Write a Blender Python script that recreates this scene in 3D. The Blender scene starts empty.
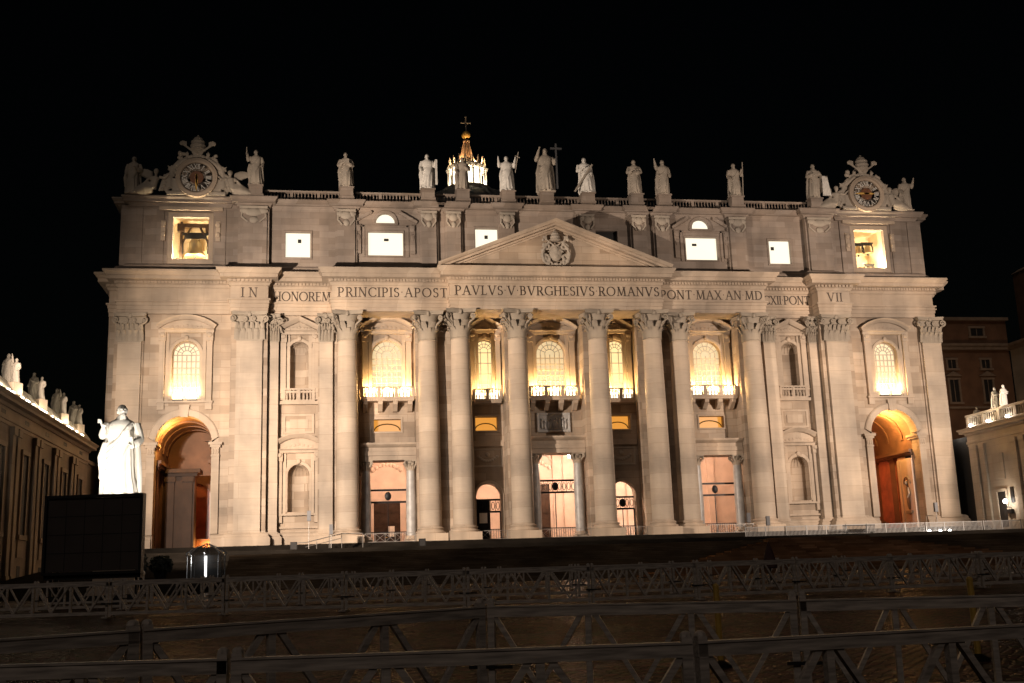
import bpy, math, random
from mathutils import Vector, Matrix
from mathutils.geometry import tessellate_polygon

random.seed(7)
S = bpy.context.scene
COL = S.collection
PI = math.pi
R = math.radians

# ---------------------------------------------------------------- camera, sky, light, exposure
cam_d = bpy.data.cameras.new('camera')
cam = bpy.data.objects.new('camera', cam_d)
COL.objects.link(cam)
yaw, pitch, roll = 0.1672, 0.2118, -0.0341
cy_, sy_ = math.cos(yaw), math.sin(yaw)
fwd = Vector((sy_*math.cos(pitch), cy_*math.cos(pitch), math.sin(pitch)))
rgt = Vector((cy_, -sy_, 0))
up = rgt.cross(fwd)
r2 = math.cos(roll)*rgt + math.sin(roll)*up
u2 = -math.sin(roll)*rgt + math.cos(roll)*up
M = Matrix((r2, u2, -fwd)).transposed().to_4x4()
M.translation = Vector((-28.77, -137.29, -4.997))
cam.matrix_world = M
cam_d.sensor_width = 36
cam_d.lens = 1115.5/1024*36
cam_d.clip_start = 0.1
cam_d.clip_end = 5000
S.camera = cam

w = bpy.data.worlds.new('World')
S.world = w
w.use_nodes = True
nt = w.node_tree
bg = nt.nodes['Background']
sky = nt.nodes.new('ShaderNodeTexSky')
sky.sky_type = 'NISHITA'
sky.sun_disc = False
sky.sun_elevation = R(4)
sky.sun_rotation = R(200)
nt.links.new(sky.outputs['Color'], bg.inputs['Color'])
bg.inputs['Strength'].default_value = 0.0004
sun_d = bpy.data.lights.new('fill_sun', 'SUN')  # warm fill from behind the camera, in place of unseen lamps on the square
sun_d.energy = 0.18; sun_d.angle = R(12); sun_d.color = (1.0, .83, .70)
sun = bpy.data.objects.new('fill_sun', sun_d); COL.objects.link(sun)
sun.rotation_euler = Vector((.25, .75, -.6)).to_track_quat('-Z', 'Y').to_euler()

S.view_settings.view_transform = 'Standard'
S.view_settings.look = 'None'
S.view_settings.exposure = 0
S.view_settings.gamma = 1
S.view_settings.use_curve_mapping = False
S.render.engine = 'CYCLES'
S.cycles.use_denoising = True
S.cycles.sample_clamp_indirect = 4
S.cycles.sample_clamp_direct = 0
S.cycles.max_bounces = 7
S.cycles.diffuse_bounces = 5
S.cycles.glossy_bounces = 3
S.cycles.transmission_bounces = 4
S.cycles.caustics_reflective = False
S.cycles.caustics_refractive = False
S.cycles.use_light_tree = True

WARM = (1.0, 0.80, 0.63)
def spot(name, loc, tgt, power, cone, col=WARM, blend=1.0, radius=0.35):
    d = bpy.data.lights.new(name, 'SPOT')
    d.energy = power; d.color = col; d.spot_size = R(cone); d.spot_blend = blend
    d.shadow_soft_size = radius
    o = bpy.data.objects.new(name, d); COL.objects.link(o)
    o.location = loc
    o.rotation_euler = (Vector(tgt)-Vector(loc)).to_track_quat('-Z', 'Y').to_euler()
    return o
def point(name, loc, power, col, radius=0.15, parent=None):
    d = bpy.data.lights.new(name, 'POINT')
    d.energy = power; d.color = col; d.shadow_soft_size = radius
    o = bpy.data.objects.new(name, d); COL.objects.link(o)
    o.location = loc
    if parent: o.parent = parent
    return o
# floodlights on the two flanking wings and the spot on the statue
FL = 1.22
FLOODS = [((-54.0, -52, 13.2), (-21, 0, 17), 222e3*FL, 82, WARM),
          ((-54.0, -72, 13.2), (-36, 0, 7), 40e3*FL, 44, (1.0, 0.84, 0.74)),
          ((54.2, -56, 14.9), (37, 0, 19), 134e3*FL, 74, (1.0, 0.79, 0.63)),
          ((54.2, -66, 14.9), (33, 0, 6), 30e3*FL, 42, (1.0, 0.80, 0.64))]
for l, t, p, c, colr in FLOODS:
    spot('floodlight_beam', l, t, p, c, colr)
spot('statue_beam', (-40.0, -73.6, -.6), (-41.1, -67, 3.6), 4.2e3, 62, (1, .90, .76), .5, .1)
spot('statue_beam', (-44.6, -73.0, -1.0), (-41.1, -67, 3.2), 3.2e3, 60, (1, .90, .76), .5, .1)

# ---------------------------------------------------------------- mesh helpers
class MB:
    def __init__(s): s.v = []; s.f = []
    def add(s, vs, fs):
        b = len(s.v); s.v += [tuple(p) for p in vs]; s.f += [tuple(b+i for i in f) for f in fs]
    def join(s, o, mat=None):
        s.add([mat @ Vector(p) for p in o.v] if mat else o.v, o.f)
    def box(s, x0, x1, y0, y1, z0, z1, mat=None):
        vs = [Vector((x, y, z)) for z in (z0, z1) for y in (y0, y1) for x in (x0, x1)]
        if mat: vs = [mat @ p for p in vs]
        s.add(vs, [(0, 2, 3, 1), (4, 5, 7, 6), (0, 1, 5, 4), (2, 6, 7, 3), (0, 4, 6, 2), (1, 3, 7, 5)])
    def prism(s, poly, y0, y1, axis='y'):
        n = len(poly)
        g = {'y': lambda a, b, t: (a, t, b), 'x': lambda a, b, t: (t, a, b), 'z': lambda a, b, t: (a, b, t)}[axis]
        vs = [g(a, b, y0) for a, b in poly] + [g(a, b, y1) for a, b in poly]
        fs = [tuple(range(n)), tuple(range(2*n-1, n-1, -1))] + [(i, n+i, n+(i+1) % n, (i+1) % n) for i in range(n)]
        s.add(vs, fs)
    def lathe(s, cx, cy, prof, seg=16, a0=0, a1=2*PI, cap=True, sx=1, sy=1):
        full = abs(a1-a0-2*PI) < 1e-6
        m = seg if full else seg+1
        vs = []
        for r, z in prof:
            for i in range(m):
                a = a0+(a1-a0)*i/seg
                vs.append((cx+r*sx*math.cos(a), cy+r*sy*math.sin(a), z))
        fs = []
        for j in range(len(prof)-1):
            for i in range(seg):
                k = (i+1) % m
                fs.append((j*m+i, j*m+k, (j+1)*m+k, (j+1)*m+i))
        if cap and full:
            fs.append(tuple(range(m-1, -1, -1))); fs.append(tuple((len(prof)-1)*m+i for i in range(m)))
        s.add(vs, fs)
    def tube(s, pts, r, seg=6, cap=True):
        pts = [Vector(p) for p in pts]; n = len(pts)
        rs = r if isinstance(r, (list, tuple)) else [r]*n
        vs = []; prev = None
        for i, p in enumerate(pts):
            d = (pts[min(i+1, n-1)]-pts[max(i-1, 0)])
            d = d.normalized() if d.length > 1e-9 else Vector((0, 0, 1))
            if prev is None:
                a = d.orthogonal().normalized()
            else:
                a = prev-d*prev.dot(d)
                a = a.normalized() if a.length > 1e-6 else d.orthogonal().normalized()
            prev = a; b = d.cross(a)
            for k in range(seg):
                t = 2*PI*k/seg
                vs.append(p+rs[i]*(math.cos(t)*a+math.sin(t)*b))
        fs = [(i*seg+k, i*seg+(k+1) % seg, (i+1)*seg+(k+1) % seg, (i+1)*seg+k) for i in range(n-1) for k in range(seg)]
        if cap:
            fs.append(tuple(range(seg-1, -1, -1))); fs.append(tuple((n-1)*seg+k for k in range(seg)))
        s.add(vs, fs)
    def ball(s, c, rx, ry=None, rz=None, seg=10, rings=7, mat=None):
        ry = rx if ry is None else ry; rz = rx if rz is None else rz
        vs = []
        for j in range(1, rings):
            p = PI*j/rings
            for i in range(seg):
                a = 2*PI*i/seg
                vs.append(Vector((rx*math.sin(p)*math.cos(a), ry*math.sin(p)*math.sin(a), rz*math.cos(p))))
        vs += [Vector((0, 0, rz)), Vector((0, 0, -rz))]
        if mat: vs = [mat @ v for v in vs]
        vs = [v+Vector(c) for v in vs]
        fs = [(j*seg+i, (j+1)*seg+i, (j+1)*seg+(i+1) % seg, j*seg+(i+1) % seg) for j in range(rings-2) for i in range(seg)]
        t = (rings-1)*seg
        fs += [(t, i, (i+1) % seg) for i in range(seg)]
        o = (rings-2)*seg
        fs += [(t+1, o+(i+1) % seg, o+i) for i in range(seg)]
        s.add(vs, fs)
    def sweep_plan(s, path, prof):
        n = len(path); m = len(prof); vs = []
        nr = []
        for i in range(n-1):
            dx, dy = path[i+1][0]-path[i][0], path[i+1][1]-path[i][1]
            L = math.hypot(dx, dy); nr.append((dy/L, -dx/L))
        for i, (x, y) in enumerate(path):
            a = nr[max(i-1, 0)]; b = nr[min(i, n-2)]
            k = 1+a[0]*b[0]+a[1]*b[1]
            ox, oy = (a[0]+b[0])/k, (a[1]+b[1])/k
            for d, z in prof: vs.append((x+ox*d, y+oy*d, z))
        fs = [(i*m+j, (i+1)*m+j, (i+1)*m+j+1, i*m+j+1) for i in range(n-1) for j in range(m-1)]
        fs.append(tuple(range(m))); fs.append(tuple((n-1)*m+j for j in range(m-1, -1, -1)))
        s.add(vs, fs)
    def sweep_xz(s, path, prof, y, closed=False):
        # path in the XZ plane; prof (n outward in plane, d towards the viewer)
        n = len(path); m = len(prof); vs = []
        def nrm(i, j):
            dx, dz = path[j][0]-path[i][0], path[j][1]-path[i][1]
            L = math.hypot(dx, dz) or 1; return (-dz/L, dx/L)
        for i, (x, z) in enumerate(path):
            if closed: a, b = nrm(i-1, i), nrm(i, (i+1) % n)
            else: a, b = nrm(max(i-1, 0), max(i-1, 0)+1), nrm(min(i, n-2), min(i, n-2)+1)
            k = max(1+a[0]*b[0]+a[1]*b[1], .3)
            ox, oz = (a[0]+b[0])/k, (a[1]+b[1])/k
            for q, d in prof: vs.append((x+ox*q, y-d, z+oz*q))
        K = n if closed else n-1
        fs = [(i*m+j, ((i+1) % n)*m+j, ((i+1) % n)*m+(j+1) % m, i*m+(j+1) % m) for i in range(K) for j in range(m)]
        if not closed:
            fs.append(tuple(range(m))); fs.append(tuple((n-1)*m+j for j in range(m-1, -1, -1)))
        s.add(vs, fs)
    def wall(s, outer, holes, yf, yb):
        polys = [[Vector((x, z, 0)) for x, z in p] for p in [outer]+holes]
        flat = [p for q in polys for p in q]
        tri = tessellate_polygon(polys)
        n = len(flat)
        vs = [(p.x, yf, p.y) for p in flat]+[(p.x, yb, p.y) for p in flat]
        fs = [tuple(t) for t in tri]+[tuple(n+i for i in reversed(t)) for t in tri]
        b = 0
        for q in polys:
            k = len(q)
            for i in range(k): fs.append((b+i, b+(i+1) % k, n+b+(i+1) % k, n+b+i))
            b += k
        s.add(vs, fs)

def obj(name, mb, mat, parent=None, smooth=30, loc=None):
    me = bpy.data.meshes.new(name)
    me.from_pydata(mb.v, [], mb.f)
    me.update()
    if smooth:
        me.polygons.foreach_set('use_smooth', [True]*len(me.polygons))
        me.set_sharp_from_angle(angle=R(smooth))
    me.materials.append(mat)
    o = bpy.data.objects.new(name, me)
    COL.objects.link(o)
    if parent: o.parent = parent
    if loc: o.location = loc
    return o
def fixn(o):
    import bmesh
    bm = bmesh.new(); bm.from_mesh(o.data)
    bmesh.ops.recalc_face_normals(bm, faces=bm.faces)
    bm.to_mesh(o.data); bm.free()
    return o
def tag(o, label, cat, group=None, kind=None):
    o['label'] = label; o['category'] = cat
    if group: o['group'] = group
    if kind: o['kind'] = kind
    return o
def thing(name, label, cat, loc=(0, 0, 0), group=None, rz=0):
    o = bpy.data.objects.new(name, None); COL.objects.link(o)
    o.empty_display_size = .2
    o.location = loc; o.rotation_euler = (0, 0, rz)
    return tag(o, label, cat, group)
def struct(name, mb, mat, smooth=30):
    o = obj(name, mb, mat, None, smooth); o['kind'] = 'structure'; return o
KIDS = {}
def copy_tree(o, parent=None):
    c = o.copy(); COL.objects.link(c)
    if parent: c.parent = parent
    for ch in list(o.children): copy_tree(ch, c)
    return c
def rect(x0, x1, z0, z1): return [(x0, z0), (x1, z0), (x1, z1), (x0, z1)]
def archp(cx, h, z0, zs, n=14):
    return [(cx-h, z0), (cx+h, z0)]+[(cx+h*math.cos(PI*i/n), zs+h*math.sin(PI*i/n)) for i in range(n+1)]
def arcpath(cx, cz, r, a0, a1, n=14):
    return [(cx+r*math.cos(a0+(a1-a0)*i/n), cz+r*math.sin(a0+(a1-a0)*i/n)) for i in range(n+1)]

# ---------------------------------------------------------------- materials
def new_mat(name):
    m = bpy.data.materials.new(name); m.use_nodes = True
    return m, m.node_tree, m.node_tree.nodes['Principled BSDF']
def plain(name, col, rough=.6, metal=0, noise=0.12, scale=3.0, bump=0.0):
    m, t, p = new_mat(name)
    tc = t.nodes.new('ShaderNodeTexCoord'); n = t.nodes.new('ShaderNodeTexNoise')
    n.inputs['Scale'].default_value = scale; n.inputs['Detail'].default_value = 6
    t.links.new(tc.outputs['Object'], n.inputs['Vector'])
    r = t.nodes.new('ShaderNodeValToRGB')
    r.color_ramp.elements[0].position = .3; r.color_ramp.elements[1].position = .7
    r.color_ramp.elements[0].color = (*[c*(1-noise) for c in col], 1)
    r.color_ramp.elements[1].color = (*[min(1, c*(1+noise)) for c in col], 1)
    t.links.new(n.outputs['Fac'], r.inputs['Fac'])
    t.links.new(r.outputs['Color'], p.inputs['Base Color'])
    p.inputs['Roughness'].default_value = rough; p.inputs['Metallic'].default_value = metal
    if bump:
        b = t.nodes.new('ShaderNodeBump'); b.inputs['Strength'].default_value = bump; b.inputs['Distance'].default_value = .05
        t.links.new(n.outputs['Fac'], b.inputs['Height']); t.links.new(b.outputs['Normal'], p.inputs['Normal'])
    return m
def stone(name, col, bw=2.4, bh=.95, mortar=.026, var=.10, stain=.35, rough=.8, course=True):
    m, t, p = new_mat(name)
    L = t.links.new; N = t.nodes.new
    tc = N('ShaderNodeTexCoord')
    sp = N('ShaderNodeSeparateXYZ'); L(tc.outputs['Object'], sp.inputs[0])
    ad = N('ShaderNodeMath'); ad.operation = 'ADD'; L(sp.outputs['X'], ad.inputs[0]); L(sp.outputs['Y'], ad.inputs[1])
    cb = N('ShaderNodeCombineXYZ'); L(ad.outputs[0], cb.inputs['X']); L(sp.outputs['Z'], cb.inputs['Y'])
    br = N('ShaderNodeTexBrick')
    L(cb.outputs[0], br.inputs['Vector'])
    br.inputs['Scale'].default_value = 1
    br.inputs['Brick Width'].default_value = bw; br.inputs['Row Height'].default_value = bh
    br.inputs['Mortar Size'].default_value = mortar; br.inputs['Mortar Smooth'].default_value = .3
    br.inputs['Color1'].default_value = (1, 1, 1, 1)
    br.inputs['Color2'].default_value = (1-var*1.6, 1-var*1.8, 1-var*2, 1)
    br.inputs['Mortar'].default_value = (.66, .61, .56, 1)
    # large stains, streaks running down, fine travertine veins
    n1 = N('ShaderNodeTexNoise'); n1.inputs['Scale'].default_value = .16; n1.inputs['Detail'].default_value = 5; L(tc.outputs['Object'], n1.inputs['Vector'])
    mp = N('ShaderNodeMapping'); mp.inputs['Scale'].default_value = (.55, .55, .07); L(tc.outputs['Object'], mp.inputs['Vector'])
    n2 = N('ShaderNodeTexNoise'); n2.inputs['Scale'].default_value = 1; n2.inputs['Detail'].default_value = 3; L(mp.outputs[0], n2.inputs['Vector'])
    mp3 = N('ShaderNodeMapping'); mp3.inputs['Scale'].default_value = (.5, .5, 5); L(tc.outputs['Object'], mp3.inputs['Vector'])
    n3 = N('ShaderNodeTexNoise'); n3.inputs['Scale'].default_value = 1.4; n3.inputs['Detail'].default_value = 7; L(mp3.outputs[0], n3.inputs['Vector'])
    def mapr(src, lo, hi, a=.3, b=.7):
        q = N('ShaderNodeMapRange'); q.inputs['From Min'].default_value = a; q.inputs['From Max'].default_value = b
        q.inputs['To Min'].default_value = lo; q.inputs['To Max'].default_value = hi; L(src, q.inputs['Value']); return q.outputs[0]
    def mul(a, b):
        q = N('ShaderNodeMath'); q.operation = 'MULTIPLY'; L(a, q.inputs[0]); L(b, q.inputs[1]); return q.outputs[0]
    f = mul(mul(mapr(n1.outputs['Fac'], 1-stain, 1.12), mapr(n2.outputs['Fac'], 1-stain*.45, 1.05)), mapr(n3.outputs['Fac'], .95, 1.03))
    mx = N('ShaderNodeMix'); mx.data_type = 'RGBA'; mx.blend_type = 'MULTIPLY'; mx.inputs['Factor'].default_value = 1 if course else .35
    mx.inputs['A'].default_value = (*col, 1); L(br.outputs['Color'], mx.inputs['B'])
    vm = N('ShaderNodeVectorMath'); vm.operation = 'SCALE'; L(mx.outputs['Result'], vm.inputs[0]); L(f, vm.inputs['Scale'])
    # warm/grey tint drift
    mt = N('ShaderNodeMix'); mt.data_type = 'RGBA'; mt.blend_type = 'MULTIPLY'
    L(mapr(n1.outputs['Fac'], 0, .7), mt.inputs['Factor']); L(vm.outputs[0], mt.inputs['A']); mt.inputs['B'].default_value = (1.0, .93, .84, 1)
    L(mt.outputs['Result'], p.inputs['Base Color'])
    p.inputs['Roughness'].default_value = rough
    bp = N('ShaderNodeBump'); bp.inputs['Strength'].default_value = .12; bp.inputs['Distance'].default_value = .05
    hh = N('ShaderNodeMath'); hh.operation = 'SUBTRACT'; L(n3.outputs['Fac'], hh.inputs[0])
    if course: L(br.outputs['Fac'], hh.inputs[1])
    else: hh.inputs[1].default_value = 0
    L(hh.outputs[0], bp.inputs['Height']); L(bp.outputs['Normal'], p.inputs['Normal'])
    return m
def emit(name, col, strength, noise=0.0, scale=.6):
    m, t, p = new_mat(name)
    p.inputs['Base Color'].default_value = (.1, .1, .1, 1)
    p.inputs['Emission Color'].default_value = (*col, 1)
    p.inputs['Emission Strength'].default_value = strength
    return m
TRAV = (.58, .48, .385)
M_stone = stone('travertine_wall', TRAV, var=.20, stain=.5)
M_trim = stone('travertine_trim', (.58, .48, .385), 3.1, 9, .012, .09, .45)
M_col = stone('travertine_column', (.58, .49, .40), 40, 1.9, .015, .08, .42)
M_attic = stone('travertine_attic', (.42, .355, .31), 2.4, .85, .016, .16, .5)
M_sculpt = stone('weathered_sculpture', (.54, .48, .41), 3, 3, .0, .0, .5, course=False)
M_white = plain('white_marble', (.74, .71, .66), .5, 0, .08, 1.5, .1)
M_cap = stone('capital_stone', (.42, .365, .30), 3, 3, 0, 0, .5, course=False)
M_inn = plain('warm_plaster', (.62, .50, .42), .7, 0, .12, .6, .1)
M_redmarble = plain('red_marble', (.34, .11, .06), .35, 0, .35, .8, .05)
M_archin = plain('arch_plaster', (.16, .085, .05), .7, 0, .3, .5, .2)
M_archpier = plain('shaded_pier_stone', (.042, .024, .016), .8, 0, .3, .6, .2)  # pier stone darkened in place of the shade inside the arch
M_bronze = plain('dark_bronze', (.05, .03, .02), .45, .6, .3, 2)
M_iron = plain('black_iron', (.012, .012, .013), .5, .5, .2, 5)
M_greycol = plain('grey_marble', (.36, .35, .34), .4, 0, .22, 1.2, .05)
M_letter = plain('bronze_letters', (.055, .038, .028), .6, .2, .15, 2)
M_gold = plain('gilded_bronze', (.85, .52, .14), .45, .35, .08, 2)
M_lead = plain('lead_sheet', (.10, .10, .105), .55, .3, .2, .3)
M_dark = plain('dark_opening', (.02, .018, .017), .7, 0, .2, 2)
M_wing = stone('wing_plaster', (.34, .265, .20), 3.2, 1.2, .01, .08, .4)
M_wingtrim = stone('wing_trim', (.40, .32, .245), 4, 3, .01, .05, .35)
M_wstat = stone('grey_wing_sculpture', (.36, .32, .27), 3, 3, .0, .0, .5, course=False)
M_rwing = stone('pale_wing_stone', (.52, .46, .385), 3, 1.1, .012, .06, .35)
M_palace = plain('palace_brick', (.20, .105, .06), .85, 0, .25, .4, .2)
M_palt = plain('palace_trim', (.30, .22, .16), .8, 0, .2, 1, .1)
M_wood = None
E_attic = emit('lit_attic_window', (1.0, .91, .70), 1.22)
E_loggia = emit('lit_loggia_window', (1.0, .77, .44), .8)
E_narrow = emit('lit_narrow_window', (1.0, .76, .36), 1.15)
E_endwin = emit('lit_end_window', (1.0, .80, .48), 1.0)
E_mezz = emit('lit_mezzanine', (1.0, .40, .06), .8)
E_lamp = emit('lamp_glass', (1.0, .90, .72), 30)
E_lampw = emit('lamp_glass_white', (1.0, .95, .88), 25)
E_portico = emit('portico_lamp_glass', (1.0, .84, .74), 420)
E_dome = emit('lantern_glow', (1.0, .90, .66), 2.6)
M_dial = plain('clock_dial', (.20, .17, .15), .6, 0, .2, 1.5)
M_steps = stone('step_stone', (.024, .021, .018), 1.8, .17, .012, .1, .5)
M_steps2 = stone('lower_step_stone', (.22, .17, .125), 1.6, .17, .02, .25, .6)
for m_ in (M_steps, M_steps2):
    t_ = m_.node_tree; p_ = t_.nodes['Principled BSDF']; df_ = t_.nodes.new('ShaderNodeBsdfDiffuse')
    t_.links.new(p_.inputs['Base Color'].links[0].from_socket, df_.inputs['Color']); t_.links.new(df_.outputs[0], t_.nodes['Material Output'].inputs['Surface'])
M_stair = stone('lamplit_stair_stone', (.44, .26, .155), 1.5, .185, .02, .3, .6)  # orange lamplight on the steps put into the stone colour
t_ = M_stair.node_tree; p_ = t_.nodes['Principled BSDF']; df_ = t_.nodes.new('ShaderNodeBsdfDiffuse')
t_.links.new(p_.inputs['Base Color'].links[0].from_socket, df_.inputs['Color']); t_.links.new(df_.outputs[0], t_.nodes['Material Output'].inputs['Surface'])
M_fence = plain('pale_painted_fence', (.36, .35, .34), .5, .1, .1, 3)

def wood(name, col):
    m, t, p = new_mat(name)
    L = t.links.new; N = t.nodes.new
    tc = N('ShaderNodeTexCoord'); mp = N('ShaderNodeMapping'); mp.inputs['Scale'].default_value = (1.2, 12, 12)
    L(tc.outputs['Object'], mp.inputs['Vector'])
    n = N('ShaderNodeTexNoise'); n.inputs['Scale'].default_value = 2.5; n.inputs['Detail'].default_value = 8; L(mp.outputs[0], n.inputs['Vector'])
    r = N('ShaderNodeValToRGB'); r.color_ramp.elements[0].color = (*[c*.55 for c in col], 1); r.color_ramp.elements[1].color = (*[c*1.35 for c in col], 1)
    r.color_ramp.elements[0].position = .3; r.color_ramp.elements[1].position = .72
    L(n.outputs['Fac'], r.inputs['Fac']); L(r.outputs['Color'], p.inputs['Base Color']); p.inputs['Roughness'].default_value = .55
    b = N('ShaderNodeBump'); b.inputs['Strength'].default_value = .3; b.inputs['Distance'].default_value = .01
    L(n.outputs['Fac'], b.inputs['Height']); L(b.outputs['Normal'], p.inputs['Normal'])
    return m
M_wood = wood('grey_weathered_wood', (.40, .35, .31))

def cobbles():
    m, t, p = new_mat('cobblestones')
    L = t.links.new; N = t.nodes.new
    tc = N('ShaderNodeTexCoord')
    mp = N('ShaderNodeMapping'); mp.inputs['Rotation'].default_value = (0, 0, .7); L(tc.outputs['Object'], mp.inputs['Vector'])
    v = N('ShaderNodeTexVoronoi'); v.inputs['Scale'].default_value = 6; v.inputs['Randomness'].default_value = .45; L(mp.outputs[0], v.inputs['Vector'])
    v2 = N('ShaderNodeTexVoronoi'); v2.feature = 'DISTANCE_TO_EDGE'; v2.inputs['Scale'].default_value = 6; v2.inputs['Randomness'].default_value = .45; L(mp.outputs[0], v2.inputs['Vector'])
    n = N('ShaderNodeTexNoise'); n.inputs['Scale'].default_value = .35; n.inputs['Detail'].default_value = 6; L(tc.outputs['Object'], n.inputs['Vector'])
    r = N('ShaderNodeValToRGB')
    r.color_ramp.elements[0].position = .0; r.color_ramp.elements[0].color = (.015, .012, .010, 1)
    r.color_ramp.elements[1].position = .12; r.color_ramp.elements[1].color = (.125, .066, .034, 1)
    L(v2.outputs['Distance'], r.inputs['Fac'])
    mx = N('ShaderNodeMix'); mx.data_type = 'RGBA'; mx.blend_type = 'MULTIPLY'; mx.inputs['Factor'].default_value = .6
    L(r.outputs['Color'], mx.inputs['A']); L(v.outputs['Color'], mx.inputs['B'])
    mx2 = N('ShaderNodeMix'); mx2.data_type = 'RGBA'; mx2.blend_type = 'MULTIPLY'; mx2.inputs['Factor'].default_value = .8
    L(mx.outputs['Result'], mx2.inputs['A']); L(n.outputs['Fac'], mx2.inputs['B'])
    hs = N('ShaderNodeHueSaturation'); hs.inputs['Saturation'].default_value = .8; hs.inputs['Value'].default_value = 1.5
    L(mx2.outputs['Result'], hs.inputs['Color'])
    L(hs.outputs['Color'], p.inputs['Base Color'])
    q = N('ShaderNodeMapRange'); q.inputs['From Min'].default_value = .35; q.inputs['From Max'].default_value = .65
    q.inputs['To Min'].default_value = .20; q.inputs['To Max'].default_value = .36; L(n.outputs['Fac'], q.inputs['Value'])
    L(q.outputs[0], p.inputs['Roughness'])
    sm = N('ShaderNodeMapRange'); sm.inputs['From Max'].default_value = .25; L(v2.outputs['Distance'], sm.inputs['Value'])
    n5 = N('ShaderNodeTexNoise'); n5.inputs['Scale'].default_value = 9; L(tc.outputs['Object'], n5.inputs['Vector'])
    ad = N('ShaderNodeMath'); ad.operation = 'ADD'; L(sm.outputs[0], ad.inputs[0]); L(n5.outputs['Fac'], ad.inputs[1])
    p.inputs['Specular IOR Level'].default_value = 0
    b = N('ShaderNodeBump'); b.inputs['Strength'].default_value = 1; b.inputs['Distance'].default_value = .035
    L(ad.outputs[0], b.inputs['Height'])
    df = N('ShaderNodeBsdfDiffuse'); L(hs.outputs['Color'], df.inputs['Color']); L(b.outputs['Normal'], df.inputs['Normal'])
    gl = N('ShaderNodeBsdfGlossy'); gl.inputs['Color'].default_value = (.9, .8, .72, 1); L(q.outputs[0], gl.inputs['Roughness']); L(b.outputs['Normal'], gl.inputs['Normal'])
    ms = N('ShaderNodeMixShader'); ms.inputs['Fac'].default_value = .05; L(df.outputs[0], ms.inputs[1]); L(gl.outputs[0], ms.inputs[2])
    L(ms.outputs[0], t.nodes['Material Output'].inputs['Surface'])
    return m
M_cob = cobbles()

# ---------------------------------------------------------------- ground
def gz(y):
    P = [(-128, -6.5), (-105, -5.75), (-70, -5.3), (-52, -5.02)]
    if y <= P[0][0]: return P[0][1]
    for (a, za), (b, zb) in zip(P, P[1:]):
        if y <= b: return za+(zb-za)*(y-a)/(b-a)
    return P[-1][1]
g = MB()
ys = [-1500, -300, -160, -128, -122, -116, -110, -105, -95, -82, -70, -60, -52, 0, 200, 1500]
xs = [-1500, -200, -60, 0, 60, 200, 1500]
g.add([(x, y, gz(y)) for y in ys for x in xs],
      [(j*7+i, j*7+i+1, (j+1)*7+i+1, (j+1)*7+i) for j in range(len(ys)-1) for i in range(6)])
struct('ground', g, M_cob)
# forecourt: platform and stair flights (profile in Y,Z)
def steps_poly(y0, z0, n, rise, tread):
    out = []; y, z = y0, z0
    for k in range(n):
        out += [(y, z), (y, z-rise)]; z -= rise; y -= tread
    return out, y+tread, z
s1, ya, za = steps_poly(-4.4, -.004, 6, .166, .42)
up_prof = [(40, -.004)]+s1+[(-18, za)]
s2, yb, zb = steps_poly(-18, za, 5, .17, .45)
prof_up = up_prof+s2[1:]+[(yb-.4, zb), (yb-.4, -6.5), (40, -6.5)]
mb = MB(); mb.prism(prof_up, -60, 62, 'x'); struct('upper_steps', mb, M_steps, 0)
s3, yc, zc = steps_poly(-36, -1.95, 18, .17, .46)
mb = MB(); mb.prism([(-19.5, zb-.02)]+s3+[(yc-.3, -6.5), (-19.5, -6.5)], -37.2, 60, 'x')
struct('lower_steps', mb, M_steps2, 0)
mb = MB()
for k in range(17):
    zt = zb+.02-.185*k; yf = -36.6-.66*k; t_ = k/16
    xl = 12.5-15.5*t_; xr = 22.0+15.0*t_
    mb.box(xl, xr, yf, -30, zt-.185 if k < 16 else -6.5, zt-.0015*k)
struct('lit_patch_stair', mb, M_stair, 0)  # splayed stair shaped after the lamplit patch on the steps
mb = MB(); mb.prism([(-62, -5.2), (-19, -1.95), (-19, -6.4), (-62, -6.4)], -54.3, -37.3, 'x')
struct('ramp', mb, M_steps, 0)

# ---------------------------------------------------------------- the basilica
BAS = thing('basilica', 'floodlit baroque church with giant columns and central pediment, statues along its roofline', 'church')
def part(name, mb, mat, parent=None, smooth=30): return obj(name, mb, mat, parent or BAS, smooth)

ENT = [(-55.4, 14), (-55.4, 2.2), (-54.1, 2.2), (-54.1, .55), (-40.6, .55), (-40.6, -.8), (-36.1, -.8), (-36.1, 1.1),
       (-28.3, 1.1), (-28.3, -1.35), (-13.7, -1.35), (-13.7, -2.75)]
ENT = ENT+[(-x, y) for x, y in reversed(ENT)]
ENT[-4:] = [(53.4, .55), (53.4, 2.2), (54.4, 2.2), (54.4, 14)]
entp = [(-.6, 28.5), (0, 28.5), (0, 28.98), (.08, 29.0), (.08, 29.5), (.17, 29.53), (.17, 29.88), (.34, 29.95), (.34, 30.12), (.02, 30.16),
        (.02, 31.75), (.14, 31.78), (.28, 32.0), (.28, 32.12), (.42, 32.16), (.42, 32.5), (.6, 32.56), (1.22, 32.6), (1.22, 33.05), (1.32, 33.08),
        (1.42, 33.25), (1.66, 33.5), (1.66, 33.72), (.9, 33.9), (-.6, 34.05)]
mb = MB(); mb.sweep_plan(ENT, entp)
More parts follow.
